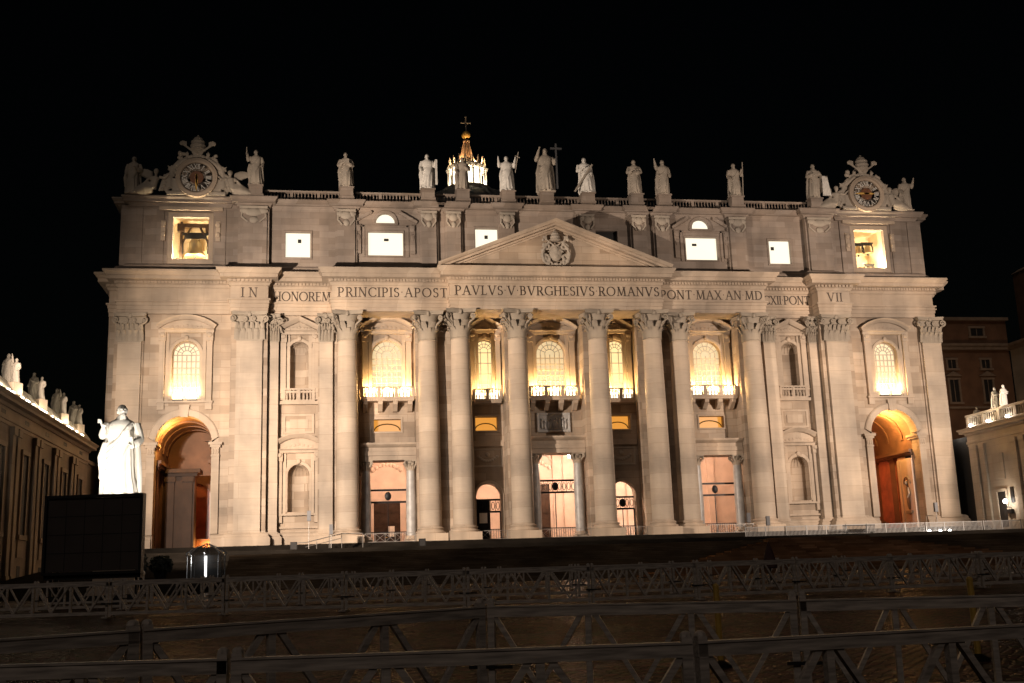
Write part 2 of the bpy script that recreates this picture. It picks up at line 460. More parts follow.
# modillions under the corona
for (x0, y0), (x1, y1) in zip(ENT, ENT[1:]):
    if abs(y1-y0) < 1e-6:
        a, b = x0-.9 if False else x0, x1
        n = max(1, int((b-a)/1.15)); st = (b-a)/n
        for k in range(n+1):
            x = a+k*st
            mb.box(x-.16, x+.16, y0-.62, y0-.405, 32.2, 32.5)
            for q in (.33, .67):
                if k < n: mb.box(x+q*st-.16, x+q*st+.16, y0-.62, y0-.405, 32.2, 32.5)
part('entablature', mb, M_trim)
mb = MB()
core = [(x*(1-.0008), y+.06) for x, y in ENT]
mb.prism(core, 28.53, 34.0, 'z')
part('entablature_core', mb, M_trim, smooth=0)

# ---- walls with their openings
WINS = []   # (cx, half, z0, zspring, yplane)
END = 45.9; NI = 32.3; DB = 21.35; NB = 8.75
walls = MB()
for s in (-1, 1):
    c = s*END
    # corner pier, end bay, big pier, niche bay
    eo = 54.4 if s < 0 else 53.7
    walls.box(*sorted((s*(55.4 if s < 0 else 54.5), s*(eo-.1))), 2.5, 14, -1.2, 28.5)
    ew = archp(c, 1.65, 17.9, 23.5); ar = archp(c, 3.3, -.9, 12.6, 18)
    walls.wall(rect(*sorted((s*eo, s*40.0)), -1.2, 28.5), [ew, ar], 1.0, 2.6)
    walls.box(*sorted((s*(54.0 if s < 0 else 53.6), s*50.9)), .75, 1.2, -1.2, 28.48)
    walls.box(*sorted((s*40.5, s*36.1)), -.35, 2.5, -1.2, 28.5)
    c = s*NI
    walls.wall(rect(*sorted((s*36.1, s*28.2)), -1.2, 28.49), [archp(c, 1.3, 19.1, 23.9), archp(c, 1.3, 4.1, 8.55)], 1.5, 1.9)
    walls.box(*sorted((s*36.05, s*34.75)), .7, 1.6, -1.2, 28.47)
    walls.box(*sorted((s*30.0, s*28.1)), .3, 1.6, -1.2, 28.47)
    # piers behind the engaged columns
    walls.box(*sorted((s*28.2, s*24.9)), .55, 4.5, -1.0, 28.5)
    walls.box(*sorted((s*17.9, s*11.0)), .75, 4.5, -1.0, 28.5)
    walls.box(*sorted((s*6.55, s*3.75)), .35, 4.5, -1.0, 28.5)
    # loggia bays, recessed
    c = s*DB
    walls.wall(rect(*sorted((s*24.88, s*17.92)), 0, 28.48), [archp(c, 1.95, 19.5, 23.8), rect(c-1.7, c+1.7, 14.0, 15.55), rect(c-3.2, c+3.2, .02, 10.2)], 3.2, 4.4)
    c = s*NB
    walls.wall(rect(*sorted((s*10.98, s*6.57)), 0, 28.48), [archp(c, 1.45, 18.6, 24.4), rect(c-1.45, c+1.45, 13.95, 15.75), archp(c, 1.6, .02, 5.6)], 3.0, 4.4)
walls.wall(rect(-3.73, 3.73, 0, 28.48), [archp(0, 1.9, 19.6, 24.0), rect(-3.4, 3.4, .02, 10.8)], 3.2, 4.4)
walls.box(-54.5, -40, 2.55, 2.6, 28.4, 28.5)
part('wall', walls, M_stone, smooth=0)

# concave niches
for s in (-1, 1):
    for z0, zs in ((19.1, 23.9), (4.1, 8.55)):
        mb = MB(); c = s*NI; h = 1.3
        prof = [(h, z0), (h, zs)]
        mb.lathe(c, 1.7, prof, 14, 0, PI, cap=False)
        mb.lathe(c, 1.7, [(h*math.cos(t*PI/16), zs+h*math.sin(t*PI/16)) for t in range(9)], 14, 0, PI, cap=False)
        mb.add([(c-h, 1.7, z0), (c+h, 1.7, z0), (c+h, 3.1, z0), (c-h, 3.1, z0)], [(0, 1, 2, 3)])
        # shell ribs
        for k in range(1, 8):
            a = PI*k/8
            mb.tube([(c+(h-.03)*math.cos(a)*math.cos(t), 1.7+(h-.03)*math.sin(a)*math.cos(t), zs+(h-.03)*math.sin(t)) for t in (0, .4, .8, 1.2, 1.5)], .045, 4)
        part('niche', mb, M_stone, smooth=40)

# ---- plinth course along the solid walls
mb = MB()
pl = [(-.1, -1.2), (.62, -1.2), (.62, -.1), (.5, 0), (.5, 1.0), (.42, 1.15), (.3, 1.25), (.3, 1.45), (.16, 1.6), (0, 1.7)]
for s in (-1, 1):
    for path in ([(-55.4, 14), (-55.4, 2.5), (-54.2, 2.5), (-54.2, .8), (-50.7, .8), (-50.7, .95), (-49.3, .95)], [(-42.5, .95), (-40.6, .95), (-40.6, -.7), (-36.0, -.7), (-36.0, .6), (-34.7, .6), (-34.7, 1.45), (-29.9, 1.45), (-29.9, .3), (-28.2, .3)]):
        p = path if s < 0 else [(-x-(-.9 if x < -55 else -.5 if x < -54 else 0), y) for x, y in reversed(path)]
        mb = MB(); mb.sweep_plan(p, pl); part('plinth', mb, M_trim)

# ---- capitals
def leaf(mb, mat, h, wd, curl):
    n = 6; vs = []
    for i in range(n+1):
        t = i/n
        z = h*t if t < .8 else h*(.8+.12*math.sin((t-.8)/.2*PI))
        y = -(.04+.10*t+curl*max(0, (t-.45)/.55)**2)
        ww = wd*(1-.15*t)*(1 if t < .8 else 1-(t-.8)/.2*.75)
        vs += [mat @ Vector((-ww, y+.06, z)), mat @ Vector((0, y-.05, z)), mat @ Vector((ww, y+.06, z))]
    mb.add(vs, [(i*3+k, i*3+k+1, i*3+k+4, i*3+k+3) for i in range(n) for k in (0, 1)])
def volute(mb, base, dirv, r=.36, out=.0):
    d = Vector((dirv[0], dirv[1], 0)).normalized()
    pts = []
    for i in range(22):
        a = -PI*.5+i*.42; q = r*(1-.038*i)
        pts.append(Vector(base)+d*(q*math.cos(a))+Vector((0, 0, q*math.sin(a))))
    st = [Vector(base)-d*.75+Vector((0, 0, -1.5)), Vector(base)-d*.62+Vector((0, 0, -.8))]
    mb.tube(st+pts, [.10, .12]+[.13-.003*i for i in range(22)], 5)
    mb.ball(Vector(base), .13, seg=6, rings=4)
def capital_round(r, h):
    mb = MB()
    mb.lathe(0, 0, [(r*1.05, 0), (r*1.09, .08), (r*1.05, .17), (r*.98, .2), (r*.98, h*.6), (r*1.14, h*.8), (r*1.25, h*.87)], 20)
    for row, (z, lh, k, cu) in enumerate(((.15, h*.42, 8, .55), (.18, h*.66, 8, .78))):
        for i in range(k):
            a = 2*PI*(i+row*.5)/k
            leaf(mb, Matrix.Rotation(a, 4, 'Z') @ Matrix.Translation((0, -r*.98-.02*row, z)), lh, r*.34, cu*r*1.15)
    for i in range(4):
        a = PI/4+PI/2*i
        volute(mb, (math.cos(a)*r*1.78, math.sin(a)*r*1.78, h*.75), (math.cos(a), math.sin(a)), r*.34)
    # abacus with concave sides
    pts = []
    R0 = r*2.2
    for i in range(4):
        a0 = PI/4+PI/2*i
        for t in range(7):
            q = t/7; a = a0+PI/2*q
            rr = R0*(1-.0*q)/ (math.cos((q-.5)*PI/2)/math.cos(PI/4))
            rr = rr-R0*.13*math.sin(PI*q)
            pts.append((rr*math.cos(a), rr*math.sin(a)))
    mb.prism(pts, h*.875, h*.935, 'z')
    mb.prism([(x*1.04, y*1.04) for x, y in pts], h*.936, h*.995, 'z')
    for i in range(4):
        a = PI/2*i
        mb.ball((math.cos(a)*r*1.3, math.sin(a)*r*1.3, h*.9), r*.2, r*.2, h*.1, 7, 5)
    return mb
def capital_flat(wd, h, dep=.5):
    mb = MB(); hw = wd/2
    mb.box(-hw*1.03, hw*1.03, -.06, dep, 0, .17)
    mb.prism([(-hw*.98, .17), (hw*.98, .17), (hw*.98, h*.6), (hw*1.12, h*.87), (-hw*1.12, h*.87), (-hw*.98, h*.6)], 0, dep)
    for z, lh, k, cu in ((.15, h*.42, 5, .60), (.18, h*.66, 6, .85)):
        for i in range(k):
            x = -hw+wd*(i+.5)/k if k == 4 else -hw+wd*i/(k-1)
            leaf(mb, Matrix.Translation((x, -.02, z)), lh, wd/k*.5, cu)
    for sx in (-1, 1):
        volute(mb, (sx*hw*1.2, -.4, h*.75), (sx, -.35), .42)
        volute(mb, (sx*hw*.35, -.3, h*.74), (-sx, -.2), .28)
    mb.prism([(-hw*1.34, -.42), (-hw*1.2, -.5), (-hw*.5, -.3), (hw*.5, -.3), (hw*1.2, -.5), (hw*1.34, -.42), (hw*1.34, dep), (-hw*1.34, dep)], h*.875, h*.935, 'z')
    mb.prism([(-hw*1.4, -.46), (-hw*1.24, -.56), (-hw*.5, -.36), (hw*.5, -.36), (hw*1.24, -.56), (hw*1.4, -.46), (hw*1.4, dep), (-hw*1.4, dep)], h*.936, h*.99, 'z')
    mb.ball((0, -.3, h*.9), .28, .2, .32, 7, 5)
    return mb
# ---- eight giant columns
def shaft_prof(r0, r1, z0, z1):
    return [(r0*(1-t)+r1*t+.06*math.sin(PI*t), z0+(z1-z0)*t) for t in [i/10 for i in range(11)]]
COLS = [(26.41, -.25), (16.4, -.25), (12.45, -1.55), (5.2, -1.55)]
first = True
proto = None
for x, y in [(sx*a, b) for a, b in COLS for sx in (-1, 1)]:
    if proto is None:
        sh = MB(); sh.lathe(0, 0, shaft_prof(1.36, 1.17, 1.75, 24.8), 32)
        proto = obj('column', sh, M_col, BAS, 40)
        b = MB(); b.box(-1.9, 1.9, -1.9, 1.9, .0, .98)
        b.lathe(0, 0, [(1.82, .98), (1.9, 1.12), (1.82, 1.27), (1.62, 1.3), (1.55, 1.42), (1.62, 1.5), (1.66, 1.6), (1.6, 1.7), (1.42, 1.74), (1.36, 1.85)], 32)
        obj('base', b, M_trim, proto, 40)
        cp = capital_round(1.17, 3.7)
        o = obj('capital', cp, M_cap, proto, 45); o.location = (0, 0, 24.78)
        proto.location = (x, y, 0)
    else:
        c = copy_tree(proto, BAS); c.location = (x, y, 0)
# small plinth extensions between column bases and piers
# ---- pilasters
def pilaster(cx, wd, yf, z0, z1, caph, back=.45):
    mb = MB(); mb.box(cx-wd/2, cx+wd/2, yf, yf+back, z0, z1-caph)
    o = part('pilaster', mb, M_col)
    c = obj('capital', capital_flat(wd, caph, back), M_cap, o, 45); c.location = (cx, yf, z1-caph)
    b = MB(); b.box(cx-wd/2-.1, cx+wd/2+.1, yf-.12, yf+back, z0-.35, z0+.002); obj('base', b, M_trim, o)
    return o
for s in (-1, 1):
    pilaster(s*52.5, 2.75, .35, 1.75, 28.49, 3.65)
    pilaster(s*38.25, 3.1, -.75, 1.75, 28.49, 3.65)
    pilaster(s*35.4, 1.2, .45, 1.75, 28.48, 3.65, .3)
    pilaster(s*29.0, 1.6, .05, 1.75, 28.48, 3.65, .3)

# ---- arch surrounds of the end bays
FRAME = [(0, 0), (0, .12), (.12, .18), (.28, .18), (.34, .10), (.34, 0)]
def big(prof, k, d=None): return [(a*k, b*(d or k)) for a, b in prof]
for s in (-1, 1):
    c = s*END
    mb = MB()
    mb.sweep_xz([(c-3.3, 12.75)]+arcpath(c, 12.6, 3.3, PI, 0, 20)[0:]+[(c+3.3, 12.75)], big(FRAME, 2.6, 1.6), 1.0)
    for q in (-1, 1):
        x = c+q*3.75
        mb.box(x-.45, x+.45, .62, 1.05, 1.7, 12.0)
        mb.box(x-.62, x+.62, .45, 3.4, 12.0, 12.3); mb.box(x-.8, x+.8, .3, 3.4, 12.3, 12.62)
        mb.box(x-.5, x+.5, .5, 1.1, 10.9, 11.1)
        for k in (-.28, 0, .28): mb.ball((x+k, .6, 11.5), .16, .12, .36, 7, 5)
    mb.prism([(c-.45, 15.7), (c+.45, 15.7), (c+.62, 17.2), (c-.62, 17.2)], .55, 1.0)
    part('arch_surround', mb, M_trim)

# ---- windows: surround, frame with glazing bars, lit pane
def glazing(cx, h, z0, zs, y, nx, dz, bar=.055):
    mb = MB()
    for i in range(1, nx):
        x = cx-h+2*h*i/nx
        top = zs
        mb.box(x-bar, x+bar, y-.06, y+.02, z0, top)
    z = z0+dz
    while z < zs+.01:
        mb.box(cx-h, cx+h, y-.075, y+.005, z-bar, z+bar); z += dz
    n = 7
    for i in range(1, n):
        a = PI*i/n
        mb.tube([(cx+h*.34*math.cos(a), y-.03, zs+h*.34*math.sin(a)), (cx+h*.98*math.cos(a), y-.03, zs+h*.98*math.sin(a))], bar, 4)
    for rr in (.36, .68):
        mb.tube([(cx+h*rr*math.cos(PI*i/14), y-.035, zs+h*rr*math.sin(PI*i/14)) for i in range(15)], bar, 4)
    mb.sweep_xz(archp(cx, h, z0, zs)[::-1], [(0, 0), (0, .1), (-.12, .1), (-.12, 0)], y, closed=True)
    return mb
def pane(cx, h, z0, zs, y):
    mb = MB(); p = archp(cx, h+.02, z0-.02, zs)
    mb.add([(a, y, b) for a, b in p], [tuple(range(len(p)))]); return mb
def seg_hood(mb, cx, half, z, rise, y, k=1.0):
    r = (half*half+rise*rise)/(2*rise); a = math.asin(half/r)
    mb.sweep_xz(arcpath(cx, z+rise-r, r, PI/2+a, PI/2-a, 14), [(0, 0), (0, .35*k), (.14*k, .5*k), (.3*k, .62*k), (.34*k, .62*k), (.34*k, 0)], y)
    mb.sweep_xz([(cx-half, z), (cx+half, z)], [(-.3*k, 0), (-.3*k, .3*k), (-.12*k, .36*k), (-.02, .5*k), (-.02, 0)], y)
    pts = [(cx-half*.98, z-.02)]+arcpath(cx, z+rise-r, r, PI/2+a, PI/2-a, 14)+[(cx+half*.98, z-.02)]
    mb.prism(pts, y-.14*k, y)
def tri_hood(mb, cx, half, z, rise, y, k=1.0):
    mb.sweep_xz([(cx-half, z), (cx, z+rise), (cx+half, z)], [(0, 0), (0, .35*k), (.14*k, .5*k), (.3*k, .62*k), (.34*k, .62*k), (.34*k, 0)], y)
    mb.sweep_xz([(cx-half, z), (cx+half, z)], [(-.3*k, 0), (-.3*k, .3*k), (-.12*k, .36*k), (-.02, .5*k), (-.02, 0)], y)
    mb.prism([(cx-half*.97, z-.02), (cx+half*.97, z-.02), (cx, z+rise)], y-.14*k, y)
def surround(cx, h, z0, zs, y, kind, half, zh, rise, wide=None, sill=True):
    """architrave round an arched opening, side strips, consoles and hood"""
    mb = MB()
    mb.sweep_xz([(cx-h, z0)]+arcpath(cx, zs, h, PI, 0, 16)+[(cx+h, z0)], big(FRAME, 1.25, .9), y)
    wx = wide or half-.5
    for q in (-1, 1):
        x = cx+q*wx
        mb.box(x-.34, x+.34, y-.45, y, z0-.2, zh-.5)
        mb.box(x-.42, x+.42, y-.6, y, zh-1.5, zh-.45); mb.ball((x, y-.6, zh-.75), .36, .22, .3, 8, 5)
        mb.ball((x, y-.36, zh-1.35), .26, .16, .2, 8, 5)
        x2 = cx+q*(wx-.62)
        mb.box(x2-.2, x2+.2, y-.2, y, z0-.2, zh-.5)
    mb.box(cx-half+.1, cx+half-.1, y-.2, y, zh-.46, zh-.3)
    (seg_hood if kind == 'seg' else tri_hood)(mb, cx, half, zh, rise, y, 1.55)
    # carved relief in the hood
    for i in range(7):
        t = (i-3)/3.2
        mb.ball((cx+t*half*.55, y-.16, zh+rise*(.42-.22*abs(t))), .26, .16, .2, 7, 5)
    mb.ball((cx, y-.2, zs+h+.35), .3, .2, .34, 8, 5)
    if sill:
        mb.box(cx-half, cx+half, y-.45, y, z0-.45, z0-.2)
        for q in (-1, 1): mb.box(cx+q*wx-.4, cx+q*wx+.4, y-.35, y, z0-1.3, z0-.46)
    return mb
for s in (-1, 1):
    c = s*END
    o = part('window', glazing(c, 1.65, 17.9, 23.5, 1.7, 6, .8), M_trim)
    obj('surround', surround(c, 1.65, 17.9, 23.5, 1.0, 'seg', 3.3, 26.6, 1.2), M_trim, o)
    obj('pane', pane(c, 1.65, 17.9, 23.5, 1.95), E_endwin, o)
    c = s*DB
    o = part('window', glazing(c, 1.95, 19.5, 23.8, 3.75, 6, .78), M_trim)
    obj('surround', surround(c, 1.95, 19.5, 23.8, 3.2, 'seg', 3.25, 27.0, 1.25, sill=False), M_trim, o)
    obj('pane', pane(c, 1.95, 19.5, 23.8, 4.0), E_loggia, o)
    c = s*NB
    o = part('window', glazing(c, 1.45, 18.6, 24.4, 3.6, 3, 1.4, .04), M_trim)
    obj('surround', surround(c, 1.45, 18.6, 24.4, 3.0, 'tri', 2.15, 27.1, 1.2, sill=False), M_trim, o)
    obj('pane', pane(c, 1.45, 18.6, 24.4, 3.9), E_narrow, o)
    # mezzanine lights
    for cc, hh, za_, zb_ in ((s*DB, 1.7, 14.0, 15.55), (s*NB, 1.45, 13.95, 15.75)):
        mb = MB(); mb.sweep_xz(rect(cc-hh, cc+hh, za_, zb_)[::-1], big(FRAME, .7, .6), 3.2 if hh > 1.5 else 3.0, closed=True)
        fr = part('mezzanine_window', mb, M_trim)
        mb = MB(); mb.add([(cc-hh, 4.1, za_), (cc+hh, 4.1, za_), (cc+hh, 4.1, zb_), (cc-hh, 4.1, zb_)], [(0, 1, 2, 3)])
        obj('pane', mb, E_mezz, fr)
        mb = MB(); mb.tube([(cc-hh*.95, 4.0, za_+.25)]+[(cc+hh*.95*math.cos(PI-PI*i/10), 4.0, za_+.25+.8*math.sin(PI*i/10)) for i in range(11)], .07, 5)
        obj('glazing_bar', mb, M_bronze, fr)
o = part('window', glazing(0, 1.9, 19.6, 24.0, 3.75, 6, .78), M_trim)
obj('surround', surround(0, 1.9, 19.6, 24.0, 3.2, 'seg', 3.3, 27.0, 1.3, sill=False), M_trim, o)
obj('pane', pane(0, 1.9, 19.6, 24.0, 4.0), E_loggia, o)

# ---- niche surrounds
for s in (-1, 1):
    c = s*NI
    mb = surround(c, 1.3, 19.1, 23.9, 1.5, 'tri', 2.45, 26.5, 1.2, 1.95)
    mb.box(c-2.3, c+2.3, .9, 1.5, 17.2, 17.6)
    # balustrade across the foot of the niche
    mb.box(c-1.95, c+1.95, .95, 1.3, 17.6, 17.78); mb.box(c-1.95, c+1.95, .9, 1.3, 19.0, 19.2)
    for q in (-1.8, 0, 1.8): mb.box(c+q-.16, c+q+.16, .98, 1.28, 17.78, 19.0)
    for i in range(8):
        x = c-1.45+i*.41
        if abs(x-c) > .2: mb.lathe(x, 1.13, [(.08, 17.78), (.13, 18.1), (.06, 18.55), (.09, 19.0)], 6)
    part('niche_surround', mb, M_trim)
    mb = MB(); mb.sweep_xz(rect(c-1.6, c+1.6, 13.9, 15.8)[::-1], big(FRAME, .9), 1.5, closed=True)
    mb.box(c-1.1, c+1.1, 1.42, 1.5, 14.3, 15.4)
    part('wall_panel', mb, M_trim)
    mb = surround(c, 1.3, 4.1, 8.55, 1.5, 'seg', 3.05, 11.7, 1.35, 2.3)
    part('niche_surround', mb, M_trim)
    mb = MB(); mb.box(c-2.6, c+2.6, 1.2, 1.5, 2.1, 2.35); part('string_course', mb, M_trim)

# ---- balconies of the loggias
def balcony(c, half, z, y0, y1, bays, corbels=True):
    mb = MB()
    mb.box(c-half, c+half, y0, y1, z-.35, z); mb.box(c-half-.1, c+half+.1, y0-.1, y1, z-.12, z+.04)
    o = part('balcony', mb, M_trim)
    b = MB()
    b.box(c-half, c+half, y0+.05, y0+.35, z+.04, z+.2); b.box(c-half, c+half, y0+.02, y0+.38, z+1.32, z+1.5)
    w_ = 2*half/bays
    for i in range(bays+1): b.box(c-half+i*w_-.2, c-half+i*w_+.2, y0+.04, y0+.36, z+.2, z+1.32)
    for i in range(bays):
        for k in range(4):
            x = c-half+i*w_+w_*(k+1)/5
            b.lathe(x, y0+.2, [(.07, z+.2), (.11, z+.5), (.05, z+.95), (.08, z+1.32)], 6)
    obj('balustrade', b, M_trim, o)
    if corbels:
        n = 4
        for i in range(n):
            k = MB()
            x = c-half+.45+(2*half-.9)*i/(n-1)
            k.prism([(y1, z-.36), (y0+.1, z-.36), (y0+.15, z-.75), (y0+.6, z-1.0), (y1-.5, z-1.5), (y1, z-1.6)], x-.28, x+.28, 'x')
            obj('corbel', k, M_trim, o)
for c in (-DB, DB, 0): balcony(c, 3.25, 18.0, 1.55, 3.2, 3)
for c in (-NB, NB): balcony(c, 1.75, 17.6, 1.3, 3.0, 2, False)

# ---- lower storey of the portico: entablature, grey columns, reliefs
for c, hw, zt in ((-DB, 3.46, 10.2), (DB, 3.46, 10.2), (0, 3.71, 10.8)):
    mb = MB()
    mb.sweep_xz([(c-hw, zt), (c+hw, zt)], [(.02, 0), (.02, 1.55), (.55, 1.55), (.6, 1.65), (1.1, 1.65), (1.15, 1.5), (1.6, 1.5), (1.65, 1.65), (1.95, 2.0), (2.15, 2.05), (2.15, 0)], 3.2)
    part('portico_entablature', mb, M_trim)
    for q in (-1, 1):
        x = c+q*2.78
        sm = MB(); sm.lathe(x, 2.4, shaft_prof(.6, .52, .9, zt-1.25), 20)
        o = part('portico_column', sm, M_greycol, smooth=40)
        b = MB(); b.box(x-.78, x+.78, 1.62, 3.18, 0, .5); b.lathe(x, 2.4, [(.76, .5), (.8, .62), (.66, .72), (.7, .82), (.6, .95)], 20); obj('base', b, M_trim, o, 40)
        cc = obj('capital', capital_round(.52, 1.3), M_cap, o, 45); cc.location = (x, 2.4, zt-1.28)
for s in (-1, 1):
    c = s*NB
    mb = MB(); mb.sweep_xz([(c-1.6, .1)]+arcpath(c, 5.6, 1.6, PI, 0, 14)+[(c+1.6, .1)], big(FRAME, 1.1), 3.0)
    part('arch_surround', mb, M_trim)
    mb = MB(); mb.box(c-2.15, c+2.15, 2.7, 3.0, 11.9, 12.6); part('string_course', mb, M_trim)
    mb = MB(); mb.sweep_xz(rect(c-1.7, c+1.7, 9.5, 11.4)[::-1], big(FRAME, .7), 3.0, closed=True)
    for i in range(9):
        t = (i-4)/4
        mb.ball((c+t*1.2, 2.95, 10.6-.55*(1-t*t)), .24, .14, .2, 7, 5)
    mb.ball((c, 2.93, 10.85), .3, .2, .3, 8, 5)
    part('relief_panel', mb, M_sculpt)
random.seed(3)
mb = MB(); mb.box(-2.1, 2.1, 3.05, 3.2, 13.7, 16.1)
mb.sweep_xz(rect(-1.95, 1.95, 13.9, 15.9)[::-1], big(FRAME, .8), 3.05, closed=True)
for i in range(9):
    x = -1.5+i*.375+random.uniform(-.08, .08); hgt = random.uniform(1.0, 1.5)
    mb.ball((x, 2.98, 14.0+hgt*.45), .17, .16, hgt*.45, 8, 6); mb.ball((x+random.uniform(-.05, .05), 2.93, 14.0+hgt), .13, .13, .15, 7, 5)
    mb.tube([(x, 2.95, 14.0+hgt*.75), (x+random.uniform(-.4, .4), 2.9, 14.0+hgt*random.uniform(.4, .95))], .06, 5)
part('relief_panel', mb, M_greycol)

# ---- portico interior: back wall, vault, doors, gates
mb = MB()
mb.wall(rect(-40, 40, 0, 19), [rect(-22.6, -19.0, .02, 6.3), rect(-1.9, 1.9, .02, 8.2), rect(19, 22.6, .02, 6.3)], 17, 18)
for x in (-36, -30, -25.5, -17, -13.5, -4.4, -2.9, 2.9, 4.4, 13.5, 17, 25.5, 30, 36):
    mb.box(x-.55, x+.55, 16.7, 17, 0, 13)
    mb.box(x-.75, x+.75, 16.55, 17, 12.4, 13)
mb.box(-40, 40, 16.3, 17, 13.0, 14.0)
mb.box(-40, 40, 4.5, 4.6, 28.0, 28.4)
for c in (-20.8, 0, 20.8):
    mb.sweep_xz([(c-2.6, 10.0)]+arcpath(c, 10.0, 2.6, PI, 0, 12)+[(c+2.6, 10.0)], big(FRAME, 1.1), 16.95)
    for i in range(9):
        t = (i-4)/4; mb.ball((c+t*1.9, 16.9, 10.5+.8*(1-t*t)), .3, .2, .3, 7, 5)
mb.box(-41, -40, 4.4, 18, 0, 19); mb.box(40, 41, 4.4, 18, 0, 19)
part('portico_interior', mb, M_inn, smooth=0)
mb = MB()
vs = []; 
for x in (-40, 40):
    for i in range(13):
        a = PI*i/12; vs.append((x, 10.7-6.3*math.cos(a), 14+3.5*math.sin(a)))
mb.add(vs, [(i, i+1, 14+i, 13+i) for i in range(12)])
part('portico_vault', mb, M_inn)
mb = MB(); mb.add([(-40, .0, .004), (40, .0, .004), (40, 17, .004), (-40, 17, .004)], [(0, 1, 2, 3)]); part('portico_floor', mb, M_greycol)
for c, h, zt in ((-20.8, 1.8, 6.3), (0, 1.9, 8.2), (20.8, 1.8, 6.3)):
    mb = MB(); mb.box(c-h, c+h, 17.25, 17.4, .02, zt)
    for q in (-1, 1):
        for k in range(4):
            z0 = .3+k*(zt-.4)/4; mb.box(*sorted((c+q*.15, c+q*(h-.2))), 17.18, 17.26, z0, z0+(zt-.4)/4-.25)
    d = part('bronze_door', mb, M_bronze)
    for q in (-1, 1):
        k = MB(); k.ball((c+q*.12, 17.12, 1.4), .08, seg=6, rings=4); obj('handle', k, M_gold, d)
    if c < -10:
        k = MB(); k.box(c+.35, c+1.0, 17.1, 17.16, 1.5, 2.9); k.box(c+.1, c+.3, 17.1, 17.16, 1.5, 2.9); obj('notice', k, M_white, d)
def gate(c, h, z0, z1, y, low, lattice=True, boss=True):
    mb = MB()
    for z in (z0, z1): mb.box(c-h, c+h, y-.07, y+.07, z-.12, z+.12)
    if lattice:
        n = max(4, int(2*h/.55))
        for i in range(n):
            x = c-h+2*h*(i+.5)/n
            mb.tube([(x+.2*math.cos(a), y, (z0+z1)/2+(z1-z0)*.32*math.sin(a)) for a in [2*PI*k/10 for k in range(11)]], .045, 4)
            mb.box(x-2*h/n/2-.03, x-2*h/n/2+.03, y-.04, y+.04, z0, z1)
    for q in (-1, 1): mb.box(c+q*h-.1, c+q*h+.1, y-.09, y+.09, 0, z0)
    mb.box(c-.05, c+.05, y-.05, y+.05, .0, z0)
    if boss: mb.ball((c, y-.15, (z0+z1)/2), .42, .2, .55, 10, 7)
    # low grille
    mb.box(c-h, c+h, y-.05, y+.05, 1.45, 1.55)
    n = int(2*h/.3)
    for i in range(n+1):
        x = c-h+2*h*i/n; mb.box(x-.025, x+.025, y-.03, y+.03, 0, 1.45)
    return part('iron_gate', mb, M_iron)
gate(-DB, 3.15, 5.2, 6.7, 3.9, 0, lattice=False); gate(DB, 3.15, 5.2, 6.7, 3.9, 0, lattice=False)
gate(0, 3.3, 6.0, 7.5, 3.9, 0)
gate(-NB, 1.55, 3.7, 5.2, 3.7, 0, boss=False); gate(NB, 1.55, 3.7, 5.2, 3.7, 0)
mb = MB(); mb.box(-10.15, -8.5, 3.78, 3.86, 0, 5.2); mb.box(-10.3, -10.1, 3.7, 3.9, 0, 5.2); part('gate_leaf', mb, M_iron)
mb = MB(); mb.box(-9.9, -8.9, 3.68, 3.76, 2.3, 3.7); part('notice_board', mb, M_white)

